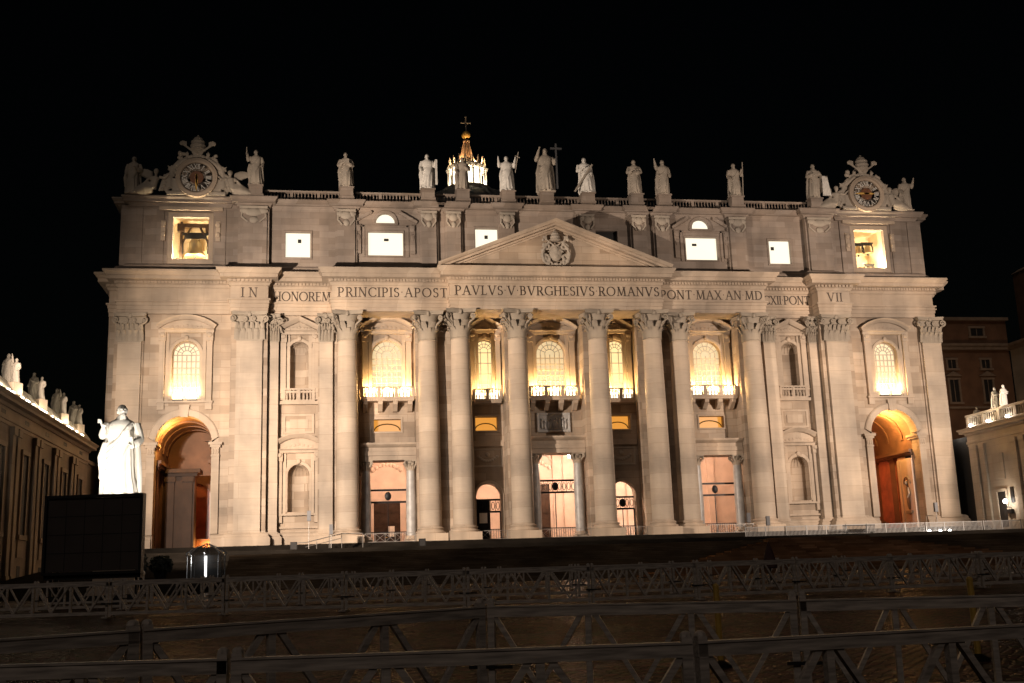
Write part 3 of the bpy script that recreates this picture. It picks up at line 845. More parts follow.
# ---- end passages behind the big arches
for s in (-1, 1):
    c = s*END
    mb = MB()
    L_ = 15.0
    for q in (-1, 1):
        x = c+q*3.6
        mb.box(*sorted((x, x+q*.6)), 2.62, L_, -.9, 12.4)
        # inner pilasters and cornice
        for yy in (3.6, 8.5, 13.2):
            mb.box(*sorted((x, x-q*.35)), yy-.7, yy+.7, -.9, 9.6)
            mb.box(*sorted((x+q*.02, x-q*.5)), yy-.85, yy+.85, 9.6, 10.0)
        mb.box(*sorted((x+q*.03, x-q*.6)), 2.62, L_-.1, 10.0, 10.35); mb.box(*sorted((x+q*.04, x-q*.85)), 2.62, L_-.1, 10.35, 10.75)
        mb.box(*sorted((x+q*.02, x-q*.12)), 4.8, 7.4, .6, 7.8)
    vs = []
    for y in (2.62, L_):
        for i in range(17):
            a = PI*i/16; vs.append((c-3.6*math.cos(a), y, 12.3+3.6*math.sin(a)))
    mb.add(vs, [(i, i+1, 18+i, 17+i) for i in range(16)])
    # coffered ribs of the vault
    for y in (5.5, 9.5, 13):
        mb.sweep_xz(arcpath(c, 12.3, 3.58, PI, 0, 16), [(0, -.3), (-.15, -.3), (-.15, .3), (0, .3)], y)
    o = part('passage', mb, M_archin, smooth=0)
    if s > 0:
        m2 = MB(); m2.box(c+3.1, c+3.62, 2.64, 6.6, -.9, 9.9); m2.box(c+2.95, c+3.2, 6.0, 6.6, -.9, 9.5); m2.box(c+2.98, c+3.2, 2.7, 3.2, -.9, 9.5); obj('marble_pier', m2, M_inn, o, 0)
        m2 = MB(); m2.box(c+3.3, c+3.61, 7.6, 14.9, -.9, 9.9); m2.box(c+3.2, c+3.4, 7.6, 14.9, -.9, .9); obj('marble_facing', m2, M_redmarble, o, 0)
    mb = MB()
    mb.wall(rect(c-5, c+5, -.9, 17), [archp(c, 2.0, -.88, 7.0)], L_, L_+.5)
    mb.box(c-2.9, c-2.1, L_-.4, L_, -.9, 9); mb.box(c+2.1, c+2.9, L_-.4, L_, -.9, 9)
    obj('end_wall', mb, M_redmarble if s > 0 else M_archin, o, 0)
    mb = MB()
    mb.box(c-2, c+2, L_+.7, L_+.8, -.9, 9.2)
    obj('inner_door', mb, M_redmarble, o, 0)
    # figure relief in the side wall
    mb = MB(); x = c+(3.02 if s > 0 else 3.42)
    mb.ball((x, 4.5, 4.4), .22, .5, 1.7, 8, 8); mb.ball((x-.1, 4.5, 6.3), .24, .26, .32, 8, 6); mb.tube([(x-.1, 4.1, 5.6), (x-.2, 3.8, 4.8), (x-.25, 4.3, 4.4)], .16, 6); mb.box(x-.12, x+.1, 3.7, 5.3, 2.2, 2.6)
    mb.tube([(x, 3.7+.8-.85*math.cos(q*PI/10), 6.2+.95*math.sin(q*PI/10)) for q in range(11)], .1, 5)
    obj('relief_figure', mb, M_sculpt, o, 50)
    mb = MB(); mb.box(c-3.2, c+3.2, 2.0, 2.06, .15, .22); 
    for i in range(15): mb.box(c-3.2+i*.457-.02, c-3.2+i*.457+.02, 2.0, 2.05, -.9, .2)
    obj('iron_railing', mb, M_iron, o)
    # a low stone counter at the foot, lit from inside on the south side
    mb = MB(); mb.box(c-2.4, c+3.4, 12.2, 12.7, -.9, 1.4); mb.box(c-2.5, c+3.5, 12.0, 12.8, 1.4, 1.65)
    obj('low_wall', mb, M_archin, o, 0)
    if s < 0:
        mb = MB(); mb.box(-49.4, -45.3, 8.2, 10.4, -.9, 9.3); mb.box(-49.4, -45.0, 7.9, 10.6, 9.3, 9.7); mb.box(-49.4, -44.6, 7.5, 10.8, 9.7, 10.2)
        for x in (-48.3, -46.1): mb.box(x-.55, x+.55, 7.95, 8.2, -.9, 8.6); mb.box(x-.7, x+.7, 7.85, 8.2, 8.6, 9.28)
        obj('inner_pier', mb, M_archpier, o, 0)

# ---- pediment
PW = 14.6
mb = MB()
mb.prism([(-PW, 34.02), (PW, 34.02), (0, 39.55)], -2.35, 2.2)
part('tympanum', mb, M_stone, smooth=0)
rk = [(-.5, 0), (-.5, .15), (-.32, .2), (-.3, .5), (-.1, .55), (-.1, 1.2), (.18, 1.25), (.2, 1.45), (.42, 1.66), (.6, 1.66), (.6, -4.4), (-.5, -4.4)]
mb = MB(); mb.sweep_xz([(-PW-.35, 33.72), (0, 39.6), (PW+.35, 33.72)], rk, -2.36)
part('raking_cornice', mb, M_trim)

# ---- attic
AT = 2.3
brk = [(-39.9, -36.3, .95), (-27.75, -25.2, 1.5), (-16.9, -14.7, 1.5), (-13.6, -11.5, 1.5), (-6.45, -4.35, 1.5)]
brk = brk+[(-b, -a, y) for a, b, y in reversed(brk)]
ATP = [(-54.7, 14), (-54.7, 2.9), (-53.4, 2.9), (-53.4, 1.9), (-41.0, 1.9), (-41.0, AT)]
for a, b, y in brk: ATP += [(a-.25, AT), (a-.25, y+.3), (b+.25, y+.3), (b+.25, AT)]
ATP += [(41.0, AT), (41.0, 1.9), (53.0, 1.9), (53.0, 2.9), (54.2, 2.9), (54.2, 14)]
mb = MB()
mb.sweep_plan(ATP, [(-.4, 42.75), (.02, 42.75), (.1, 42.95), (.18, 43.0), (.25, 43.15), (.65, 43.2), (.65, 43.45), (.72, 43.5), (.92, 43.75), (.92, 43.92), (.3, 44.05), (-.4, 44.1)])
mb.sweep_plan(ATP, [(-.4, 34.05), (.38, 34.05), (.38, 34.9), (.3, 35.0), (.12, 35.15), (-.4, 35.2)])
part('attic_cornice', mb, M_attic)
LIT = []
holes = []
for s in (-1, 1):
    holes += [rect(s*END-2.2, s*END+2.2, 36.0, 41.5), rect(s*32.6-1.55, s*32.6+1.55, 36.4, 39.75), rect(s*21.4-2.25, s*21.4+2.25, 36.8, 40.0),
              archp(s*21.4, 1.22, 41.15, 41.3, 10), rect(s*8.15-1.5, s*8.15+1.5, 37.4, 40.7)]
mb = MB(); mb.wall(rect(-54.4, 53.9, 34.03, 43.0), holes, AT, 2.8)
for s in (-1, 1):
    mb.box(*sorted((s*(54.6 if s < 0 else 54.1), s*(54.4 if s < 0 else 53.9))), 3.0, 14, 34.03, 43.0)
mb.box(-54.5, 54.0, 13.5, 14, 34.03, 43.9)
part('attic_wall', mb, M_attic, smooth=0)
mb = MB(); mb.box(-54.4, 53.9, 2.9, 13.4, 43.6, 43.9); part('roof', mb, M_lead)
for s in (-1, 1):
    for x0, x1, y in [(a, b, y) for a, b, y in brk if (a < 0) == (s < 0)]:
        cx = (x0+x1)/2; wd = x1-x0
        mb = MB(); mb.box(x0+.15, x1-.15, y+.05, y+1.1, 35.2, 42.74)
        mb.box(x0-.12, x0+.3, y+.35, y+1.05, 35.19, 42.73); mb.box(x1-.3, x1+.12, y+.35, y+1.05, 35.19, 42.73)
        o = part('attic_pilaster', mb, M_attic)
        k = MB()
        k.ball((cx, y-.05, 41.9), wd*.3, .25, .55, 8, 6)
        for q in (-1, 1):
            k.ball((cx+q*wd*.3, y, 42.1), wd*.2, .22, .4, 7, 5)
            k.tube([(cx+q*wd*.38, y-.02, 42.3), (cx+q*wd*.42, y-.05, 41.3), (cx+q*wd*.2, y-.05, 40.6)], .13, 5)
        k.ball((cx, y-.02, 40.9), wd*.16, .18, .45, 7, 5); k.box(cx-wd*.48, cx+wd*.48, y-.15, y+.1, 42.4, 42.72)
        obj('capital', k, M_sculpt, o, 45)
    # plain raised strips of the end bays
    for x in (52.6, 50.0, 42.4):
        mb = MB(); mb.box(s*x-.8, s*x+.8, AT-.18, AT-.005, 35.2, 42.74); part('attic_pilaster', mb, M_attic)
    c = s*END
    mb = MB()
    mb.sweep_xz(rect(c-2.2, c+2.2, 36.0, 41.5)[::-1], big(FRAME, 1.9, 1.2), AT, closed=True)
    for q in (-1, 1):
        mb.box(c+q*3.35-.28, c+q*3.35+.28, AT-.4, AT, 38.3, 40.9); mb.ball((c+q*3.35, AT-.42, 40.4), .32, .2, .4, 8, 5); mb.ball((c+q*3.35, AT-.42, 39.1), .3, .2, .4, 8, 5)
    mb.box(c-3.9, c+3.9, AT-.55, AT, 42.3, 42.73)
    # bell chamber
    part('belfry_frame', mb, M_trim)
    mb = MB(); mb.box(c-3.2, c-2.9, 2.82, 8, 35.4, 42.2); mb.box(c+2.9, c+3.2, 2.82, 8, 35.4, 42.2); mb.box(c-3.2, c+3.2, 8, 8.2, 35.4, 42.2)
    mb.box(c-3.2, c+3.2, 2.82, 8.1, 35.2, 35.4); mb.box(c-3.2, c+3.2, 2.82, 8.1, 42.2, 42.4)
    part('bell_chamber', mb, plain('bell_plaster', (.66, .55, .38), .8, 0, .15, .7, .1) if s < 0 else bpy.data.materials['bell_plaster'], smooth=0)

def attic_window(cx, h, z0, z1, lit=True, frame=.8, dot=(0, 0)):
    mb = MB(); mb.sweep_xz(rect(cx-h, cx+h, z0, z1)[::-1], big(FRAME, frame, .8), AT, closed=True)
    o = part('attic_window', mb, M_attic)
    p = MB(); p.add([(cx-h-.05, 2.75, z0-.05), (cx+h+.05, 2.75, z0-.05), (cx+h+.05, 2.75, z1+.05), (cx-h-.05, 2.75, z1+.05)], [(0, 1, 2, 3)])
    obj('pane', p, E_attic if lit else M_dark, o)
    if lit:
        d = MB(); d.box(cx+dot[0]-.22*(1.4 if h > 2 else 1), cx+dot[0]+.22*(1.4 if h > 2 else 1), 2.6, 2.72, z0+(z1-z0)*.7-(.16 if h > 2 else .3), z0+(z1-z0)*.7+.16)
        obj('lamp_housing', d, M_dark, o)  # dark lamp housing before the lit pane
    return o
for s in (-1, 1):
    attic_window(s*32.6, 1.55, 36.4, 39.75, dot=(.2 if s < 0 else -.9, 0))
    w_ = attic_window(s*21.4, 2.25, 36.8, 40.0, frame=.6, dot=(.1 if s < 0 else -.9, 0))
    attic_window(s*8.15, 1.5, 37.4, 40.7, lit=s < 0)
    c = s*21.4
    mb = MB(); mb.sweep_xz([(c-1.22, 41.15), (c-1.22, 41.3)]+arcpath(c, 41.3, 1.22, PI, 0, 12)+[(c+1.22, 41.15)], big(FRAME, 1.3, 1.1), AT)
    mb.box(c-1.6, c+1.6, AT-.3, AT, 40.9, 41.14)
    # broken triangular hood
    for q in (-1, 1):
        pp = [(c+q*4.0, 41.1), (c+q*1.7, 42.5)]
        if q > 0: pp = pp[::-1]
        mb.sweep_xz(pp, [(0, 0), (0, .3), (.12, .42), (.3, .5), (.34, .5), (.34, 0)], AT)
        mb.box(c+q*3.5-.32, c+q*3.5+.32, AT-.3, AT, 37, 40.9); mb.ball((c+q*3.5, AT-.3, 40.4), .36, .2, .5, 8, 5); mb.ball((c+q*3.5, AT-.28, 39.2), .28, .18, .5, 8, 5)
        mb.box(c+q*2.85-.15, c+q*2.85+.15, AT-.14, AT, 36.6, 40.9)
    mb.box(c-3.9, c+3.9, AT-.14, AT, 40.66, 40.88)
    o = part('lunette_window', mb, M_attic)
    p = MB(); q = archp(c, 1.25, 41.12, 41.3, 10); p.add([(a, 2.74, b) for a, b in q], [tuple(range(len(q)))]); obj('pane', p, E_attic, o)

# ---- roof balustrade with pedestals
PED = [-37.9, -26.45, -15.9, -11.3, -5.25, 0, 5.6, 12.3, 16.2, 26.5, 38.0]
mb = MB()
ry = 2.5
for a, b in zip([-41.2]+PED, PED+[41.2]):
    x0, x1 = a+.75, b-.75
    mb.box(x0, x1, ry+.1, ry+.5, 44.05, 44.3); mb.box(x0, x1, ry+.02, ry+.58, 45.25, 45.5)
    n = int((x1-x0)/.42)
    gap = max(1, n//9)
    for i in range(n):
        x = x0+(x1-x0)*(i+.5)/n
        if i % 8 == 0: mb.box(x-.19, x+.19, ry+.08, ry+.52, 44.3, 45.25)
        else: mb.lathe(x, ry+.3, [(.09, 44.3), (.14, 44.55), (.06, 44.95), (.1, 45.25)], 6)
part('roof_balustrade', mb, M_attic)
mb = MB()
for x in PED:
    mb.box(x-.85, x+.85, .75, 2.1, 44.05, 45.55); mb.box(x-.98, x+.98, .65, 2.2, 45.4, 45.6); mb.box(x-.98, x+.98, .65, 2.2, 44.06, 44.3)
    o = part('statue_pedestal', mb, M_attic); mb = MB()

# ---- dome and lantern behind (only the lantern tops the facade)
DX, DY = 7.5, 140.0
mb = MB(); mb.lathe(DX, DY, [(24, 34), (24, 60), (22.5, 62), (22.2, 66), (21, 74), (18.5, 82), (14.5, 89), (9.5, 93.6), (6.4, 95.0)], 48)
for i in range(16):
    a = 2*PI*i/16
    mb.tube([(DX+r*math.cos(a), DY+r*math.sin(a), z) for r, z in ((22.3, 66), (21.1, 74), (18.6, 82), (14.6, 89), (9.6, 93.6), (6.5, 95))], .6, 5)
dome = part('dome', mb, M_lead)
mb = MB(); mb.lathe(DX, DY, [(6.4, 95), (6.4, 96.2), (6.0, 96.4), (3.6, 96.5), (3.6, 101.4), (4.7, 101.6), (4.9, 102.6), (4.2, 102.9), (3.4, 103.0), (2.6, 104.2)], 32)
for i in range(16):
    a = 2*PI*(i+.5)/16
    for rr in (5.0,):
        mb.lathe(DX+rr*math.cos(a), DY+rr*math.sin(a), [(.24, 96.4), (.2, 101.4)], 8)
    mb.tube([(DX+4.9*math.cos(a), DY+4.9*math.sin(a), 101.6), (DX+5.2*math.cos(a), DY+5.2*math.sin(a), 102.2)], .5, 6)
    mb.lathe(DX+4.7*math.cos(a), DY+4.7*math.sin(a), [(.35, 102.6), (.42, 103.3), (.2, 103.6), (.32, 104.1), (.12, 104.6), (.02, 105.1)], 6)
o = obj('lantern', mb, M_sculpt, dome)
mb = MB()
for i in range(16):
    a = 2*PI*i/16
    t = Matrix.Translation((DX, DY, 0)) @ Matrix.Rotation(a, 4, 'Z')
    mb.box(3.62, 3.68, -.68, .68, 96.5, 101.2, t)
obj('lantern_window', mb, E_dome, dome)
mb = MB(); mb.lathe(DX, DY, [(2.6, 103.2), (2.1, 104.5), (1.5, 106.3), (1.0, 108.3), (.75, 109.6), (1.0, 109.7), (.9, 110.2), (.5, 110.4)], 24)
for i in range(12):
    a = 2*PI*i/12; mb.tube([(DX+r*math.cos(a), DY+r*math.sin(a), z) for r, z in ((2.6, 103.3), (1.5, 106.4), (.8, 109.5))], .12, 4)
obj('spire', mb, plain('spire_stone', (.55, .36, .22), .7, 0, .2, 1), dome)
mb = MB(); mb.ball((DX, DY, 111.75), 1.15, seg=18, rings=12); mb.tube([(DX, DY, 110.2), (DX, DY, 111)], .3, 8); obj('orb', mb, M_gold, dome)
mb = MB()
mb.box(DX-.16, DX+.16, DY-.16, DY+.16, 112.8, 117.0); mb.box(DX-1.15, DX+1.15, DY-.15, DY+.15, 115.1, 115.45)
for x, z in ((-1.15, 115.28), (1.15, 115.28), (0, 117)): mb.ball((DX+x, DY, z), .26, seg=8, rings=6)
obj('cross', mb, M_sculpt, dome)
for i in range(6):
    a = 2*PI*i/6+.3
    point('lantern_lamp', (DX+4.3*math.cos(a), DY+4.3*math.sin(a), 96.9), 4200, (1, .86, .62), .2, dome)
for i in range(4):
    a = 2*PI*i/4+.78
    point('lantern_lamp', (DX+3.6*math.cos(a), DY+3.6*math.sin(a), 103.4), 1900, (1, .66, .34), .15, dome)

# ---- inscription, letters built from Roman strokes
TK, TN = .128, .068
def ribbon(mb, pts, ts, y0, y1):
    n = len(pts)
    vs = []
    for i in range(n):
        a = pts[max(0, i-1)]; b = pts[min(n-1, i+1)]
        dx, dz = b[0]-a[0], b[1]-a[1]; L = math.hypot(dx, dz) or 1
        nx, nz = -dz/L, dx/L; t = ts[i]/2
        p = pts[i]
        for sg in (1, -1):
            for y in (y0, y1): vs.append((p[0]+nx*t*sg, y, p[1]+nz*t*sg))
    fs = []
    for i in range(n-1):
        a, b = i*4, (i+1)*4
        fs += [(a, b, b+2, a+2), (a+1, a+3, b+3, b+1), (a, a+1, b+1, b), (a+2, b+2, b+3, a+3)]
    fs += [(0, 2, 3, 1), ((n-1)*4, (n-1)*4+1, (n-1)*4+3, (n-1)*4+2)]
    mb.add(vs, fs)
def st(x0, z0, x1, z1, t, sa=True, sb=True):
    out = [([(x0, z0), (x1, z1)], [t, t])]
    for ok, x, z in ((sa, x0, z0), (sb, x1, z1)):
        if ok:
            zz = .03 if z < .5 else .97
            out.append(([(x-.13-t*.3, zz), (x+.13+t*.3, zz)], [.06, .06]))
    return out
def arcs(cx, cz, rx, rz, a0, a1, n=12):
    pts = []; ts = []
    for i in range(n+1):
        a = R(a0+(a1-a0)*i/n)
        pts.append((cx+rx*math.cos(a), cz+rz*math.sin(a))); ts.append(TN+(TK-TN)*abs(math.cos(a)))
    return [(pts, ts)]
GL = {
 'I': (.24, st(.12, 0, .12, 1, TK)),
 'N': (.82, st(.12, 0, .12, 1, TN)+st(.12, 1, .7, 0, TK, False, False)+st(.7, 0, .7, 1, TN, False)),
 'H': (.84, st(.14, 0, .14, 1, TK)+st(.7, 0, .7, 1, TK)+[([(.14, .52), (.7, .52)], [TN, TN])]),
 'O': (.96, arcs(.48, .5, .42, .47, 0, 360, 24)),
 'R': (.72, st(.14, 0, .14, 1, TK)+[([(.14, .96), (.34, .96)], [TN, TN]), ([(.14, .48), (.34, .48)], [TN, TN])]+arcs(.34, .72, .22, .24, 90, -90)+st(.36, .48, .68, 0, TK, False, True)),
 'E': (.6, st(.14, 0, .14, 1, TK)+[([(.14, .96), (.54, .96)], [TN, TN]), ([(.14, .5), (.46, .5)], [TN, TN]), ([(.14, .04), (.56, .04)], [TN, TN]), ([(.54, .98), (.54, .84)], [.05, .05]), ([(.56, .02), (.56, .18)], [.05, .05])]),
 'M': (1.02, st(.14, 0, .2, 1, TN)+st(.2, 1, .5, .04, TK, False, False)+st(.5, .04, .82, 1, TN, False, False)+st(.88, 0, .82, 1, TK)),
 'P': (.64, st(.14, 0, .14, 1, TK)+[([(.14, .96), (.34, .96)], [TN, TN]), ([(.14, .46), (.34, .46)], [TN, TN])]+arcs(.34, .71, .22, .25, 90, -90)),
 'C': (.8, arcs(.48, .5, .42, .47, 42, 318, 20)+[([(.79, .98), (.79, .72)], [.05, .05]), ([(.79, .02), (.79, .26)], [.05, .05])]),
 'S': (.56, arcs(.28, .74, .19, .22, 30, 250, 10)+arcs(.28, .27, .22, .24, 100, -140, 12)+[([(.46, .98), (.46, .76)], [.05, .05]), ([(.08, .02), (.08, .26)], [.05, .05])]),
 'A': (.84, st(.1, 0, .42, 1, TN, True, False)+st(.42, 1, .76, 0, TK, False, True)+[([(.24, .38), (.6, .38)], [TN, TN])]),
 'T': (.76, st(.38, 0, .38, 1, TK, True, False)+[([(.06, .95), (.7, .95)], [TN, TN]), ([(.07, .98), (.07, .8)], [.05, .05]), ([(.69, .98), (.69, .8)], [.05, .05])]),
 'V': (.84, st(.1, 1, .42, 0, TK, True, False)+st(.42, 0, .76, 1, TN, False, True)),
 'L': (.58, st(.14, 0, .14, 1, TK)+[([(.14, .04), (.54, .04)], [TN, TN]), ([(.54, .02), (.54, .2)], [.05, .05])]),
 'B': (.66, st(.14, 0, .14, 1, TK)+[([(.14, .96), (.32, .96)], [TN, TN]), ([(.14, .53), (.34, .53)], [TN, TN]), ([(.14, .04), (.34, .04)], [TN, TN])]+arcs(.32, .745, .19, .215, 90, -90)+arcs(.34, .285, .24, .245, 90, -90)),
 'G': (.84, arcs(.48, .5, .42, .47, 42, 318, 20)+[([(.79, .98), (.79, .74)], [.05, .05]), ([(.78, .06), (.78, .44)], [TK, TK]), ([(.64, .45), (.9, .45)], [.05, .05])]),
 'X': (.8, st(.1, 1, .7, 0, TK)+st(.12, 0, .68, 1, TN)),
 'D': (.86, st(.14, 0, .14, 1, TK)+[([(.14, .96), (.36, .96)], [TN, TN]), ([(.14, .04), (.36, .04)], [TN, TN])]+arcs(.36, .5, .4, .46, 90, -90, 14)),
 '.': (.2, [([(.06, .52), (.15, .52)], [.1, .1])]),
 ' ': (.34, []),
}
def lettering(text, x0, x1, z, hgt, y):
    mb = MB()
    tot = sum(GL[c][0] for c in text)*hgt
    sp = (x1-x0-tot)/max(1, len(text)-1)
    k = 1.0
    if sp < .04*hgt:
        k = (x1-x0)/(tot+.05*hgt*(len(text)-1)); sp = .05*hgt
    x = x0
    for ch in text:
        wd, strokes = GL[ch]
        for j, (pts, ts) in enumerate(strokes):
            ribbon(mb, [(x+a*hgt*k, z+b*hgt) for a, b in pts], [t*hgt for t in ts], y-.03-.002*j, y+.02)
        x += wd*hgt*k+sp
    return mb
LZ, LH = 30.32, 1.22
for txt, a, b, y in (('IN', -39.3, -37.4, -.82), ('HONOREM', -35.55, -28.45, 1.08), ('PRINCIPIS.APOST', -27.6, -13.9, -1.37), ('PAVLVS.V.BVRGHESIVS.ROMANVS', -13.1, 13.4, -2.77),
                     ('PONT.MAX.AN.MD', 14.0, 28.0, -1.37), ('CXII.PONT', 29.1, 35.75, 1.08), ('VII', 37.4, 39.5, -.82)):
    part('inscription', lettering(txt, a, b, LZ, LH, y), M_letter, smooth=0)

# ---------------------------------------------------------------- sculpture
def remesh(mb, voxel, name, mat, smooth_it=2):
    me = bpy.data.meshes.new(name); me.from_pydata(mb.v, [], mb.f); me.update()
    o = bpy.data.objects.new(name, me); COL.objects.link(o)
    m = o.modifiers.new('r', 'REMESH'); m.mode = 'VOXEL'; m.voxel_size = voxel
    if smooth_it:
        sm = o.modifiers.new('s', 'SMOOTH'); sm.factor = .5; sm.iterations = smooth_it
    dg = bpy.context.evaluated_depsgraph_get()
    nm = bpy.data.meshes.new_from_object(o.evaluated_get(dg))
    bpy.data.objects.remove(o); bpy.data.meshes.remove(me)
    nm.name = name
    nm.polygons.foreach_set('use_smooth', [True]*len(nm.polygons))
    nm.materials.clear(); nm.materials.append(mat)
    r = bpy.data.objects.new(name, nm); COL.objects.link(r)
    return r
def interp(tab, z):
    for (z0, *a), (z1, *b) in zip(tab, tab[1:]):
        if z <= z1:
            t = (z-z0)/(z1-z0); return [p+(q-p)*t for p, q in zip(a, b)]
    return list(tab[-1][1:])
ROBE = [(0, .165, .125), (.04, .16, .12), (.2, .14, .11), (.4, .135, .105), (.52, .125, .098), (.6, .118, .09), (.7, .138, .098), (.77, .142, .092), (.81, .115, .075), (.84, .06, .055), (.875, .045, .045)]
def robed(seed, arm_r=((-.2, -.05, .62), (-.12, -.16, .58)), arm_l=((.2, -.05, .62), (.1, -.16, .6)), beard=True, lean=0.0, head_turn=0.0, hooded=False, wide=1.0, fingers=False, mantle=1, cloak=True):
    """a draped standing figure of height 1, facing -Y; arms given as (elbow, hand)"""
    rnd = random.Random(seed)
    mb = MB()
    nz, ns = 46, 44
    ph = [rnd.uniform(0, 6.28) for _ in range(4)]
    k1, k2 = rnd.choice((9, 10, 11)), rnd.choice((15, 17))
    def cen(z): return (lean*z+.018*math.sin(z*3.3+ph[0])*min(1, z*3), .012*math.sin(z*4+ph[1]))
    vs = []
    for j in range(nz+1):
        z = .875*j/nz
        rx, ry = interp(ROBE, z)
        fold = .13*max(0, 1-z/.62)**.7+.03*max(0, min(1, (.84-z)*6))
        cx, cy = cen(z)
        for i in range(ns):
            a = 2*PI*i/ns
            tw = a+z*.55*math.sin(ph[2])
            f = 1+fold*(.62*math.sin(k1*tw+ph[1]+2.2*z)+.38*math.sin(k2*tw+ph[3]-3*z))
            # forward knee
            kn = .035*math.exp(-((z-.3)/.13)**2)*max(0, math.cos(a+PI/2-.5*(1 if ph[0] > 3 else -1)))
            vs.append((cx+rx*wide*f*math.cos(a)*1.0, cy+(ry*f+kn)*math.sin(a), z))
    fs = [(j*ns+i, j*ns+(i+1) % ns, (j+1)*ns+(i+1) % ns, (j+1)*ns+i) for j in range(nz) for i in range(ns)]
    fs += [tuple(range(ns-1, -1, -1)), tuple(nz*ns+i for i in range(ns))]
    mb.add(vs, fs)
    tx, ty = cen(.85)
    # mantle: folds crossing the chest from one shoulder to the other hip
    sg = mantle
    for k in range(6):
        o = k*.028
        pts = []
        for i in range(9):
            t = i/8
            x = sg*(.12-.26*t); z = .80-o*1.2-.30*t-.05*math.sin(PI*t)-o*t*1.2
            rx, ry = interp(ROBE, max(0, z)); cx, cy = cen(z)
            yy = -math.sqrt(max(0.02, 1-min(1, (x/(rx*wide*1.05)))**2))*ry*1.08
            pts.append((cx+x, cy+yy, z))
        mb.tube(pts, [.012]+[.02+.004*math.sin(i*1.7+k) for i in range(7)]+[.012], 6)
    # falling end of the mantle over one forearm, and the cloak behind
    for k in range(4):
        x = sg*-(.13+.018*k)
        mb.tube([(tx+x*.9, -.04-.01*k, .58), (x*1.12, -.05, .42), (x*1.18+.01*k, -.03, .25), (x*1.12, -.02, .10+.03*k)], [.018, .028, .027, .012], 6)
    if cloak:
        for k in range(9):
            a = PI*(.06+.88*k/8)
            mb.tube([(tx+.12*math.cos(a)*wide, .03+.06*math.sin(a), .80), (.155*math.cos(a)*wide, .04+.09*math.sin(a), .5), (.175*math.cos(a)*wide, .05+.12*math.sin(a), .2), (.18*math.cos(a)*wide, .05+.12*math.sin(a), .02)], [.02, .032, .034, .028], 6)
    # arms
    for sx, (el, ha) in ((-1, arm_r), (1, arm_l)):
        sh = Vector((tx+sx*.128*wide, ty, .785))
        el = Vector(el)+Vector((tx, ty, 0)); ha = Vector(ha)+Vector((tx, ty, 0))
        mb.tube([sh, sh.lerp(el, .5)+Vector((0, 0, .004)), el], [.05, .052, .046], 8)
        mb.ball(el, .045, seg=8, rings=6)
        mb.tube([el, el.lerp(ha, .55), ha], [.045, .038, .022], 8)
        # loose sleeve hanging from the forearm
        mb.tube([el, el.lerp(ha, .5)+Vector((0, 0, -.03)), el.lerp(ha, .72)+Vector((0, 0, -.045))], [.045, .045, .02], 8)
        d = (ha-el).normalized()
        palm = ha+d*.018
        mb.ball(palm, .02, .016, .024, 8, 6)
        side = d.cross(Vector((0, 1, 0)))
        side = side.normalized() if side.length > .1 else Vector((1, 0, 0))
        for q, ln in ((-1.5, .028), (-.5, .036), (.5, .034), (1.5, .026)):
            b = palm+side*q*.0085+d*.012
            mb.tube([b, b+d*ln*.55, b+d*ln+Vector((0, -.006, -.006))], [.0062, .0058, .0045], 5)
        mb.tube([palm, palm+side*.022*sx+d*.012, palm+side*.026*sx+d*.03], [.008, .007, .005], 5)
    # neck, head, face, hair
    hx, hy, hz = tx+lean*.08, ty-.012, .928
    rot = Matrix.Rotation(head_turn, 4, 'Z')
    def hp(x, y, z): v = rot @ Vector((x, y, z)); return (hx+v.x, hy+v.y, hz+v.z)
    mb.tube([(tx, ty, .83), (hx, hy+.01, .895)], [.042, .036], 8)
    mb.ball(hp(0, 0, 0), .044, .052, .062, 12, 9)
    mb.tube([hp(0, -.05, .012), hp(0, -.063, -.012)], [.007, .011], 6)
    for q in (-1, 1):
        mb.tube([hp(q*.008, -.052, .02), hp(q*.03, -.043, .018)], .007, 5); mb.ball(hp(q*.044, .002, -.002), .008, .012, .017, 6, 5)
        mb.ball(hp(q*.022, -.04, -.014), .014, .012, .013, 6, 5)
    mb.ball(hp(0, .012, .022), .05, .05, .052, 10, 8)
    for k in range(10):
        a = PI*(-.15+1.3*k/9)
        mb.ball(hp(.044*math.cos(a), .012+.042*math.sin(a), .0+.012*math.sin(k*2.3)), .018, .018, .03, 6, 5)
    if beard:
        mb.ball(hp(0, -.034, -.055), .033, .027, .042, 8, 6)
        for q in (-.018, 0, .018): mb.tube([hp(q, -.045, -.05), hp(q*1.2, -.048, -.10)], [.014, .008], 5)
    if hooded:
        mb.ball(hp(0, .02, .005), .062, .06, .072, 12, 8)
    # feet
    for q in (-1, 1): mb.ball((q*.06+cen(0)[0], -.12, .018), .026, .05, .02, 8, 5)
    mb.box(-.17*wide, .17*wide, -.13, .13, -.012, .015)
    return mb
def statue(name, label, loc, h, mb, mat, group=None, voxel=None, rz=0, cat='statue'):
    sc = MB(); sc.v = [(x*h, y*h, z*h) for x, y, z in mb.v]; sc.f = mb.f
    o = remesh(sc, voxel or h*.0105, name, mat)
    o.location = loc; o.rotation_euler = (0, 0, rz)
    return tag(o, label, cat, group)
def attr(o, name, mb, h, mat=None):
    sc = MB(); sc.v = [(x*h, y*h, z*h) for x, y, z in mb.v]; sc.f = mb.f
    return obj(name, sc, mat or M_sculpt, o, 40)
def staff(p0, p1, r=.012):
    mb = MB(); mb.tube([p0, p1], r, 6); return mb
UPR = ((-.2, -.02, .70), (-.23, -.1, .90))
UPL = ((.2, -.02, .70), (.23, -.1, .90))
DNL = ((.18, 0, .62), (.16, -.12, .50))
DNR = ((-.18, 0, .62), (-.16, -.12, .50))
BK = ((.19, -.02, .62), (.06, -.17, .66))
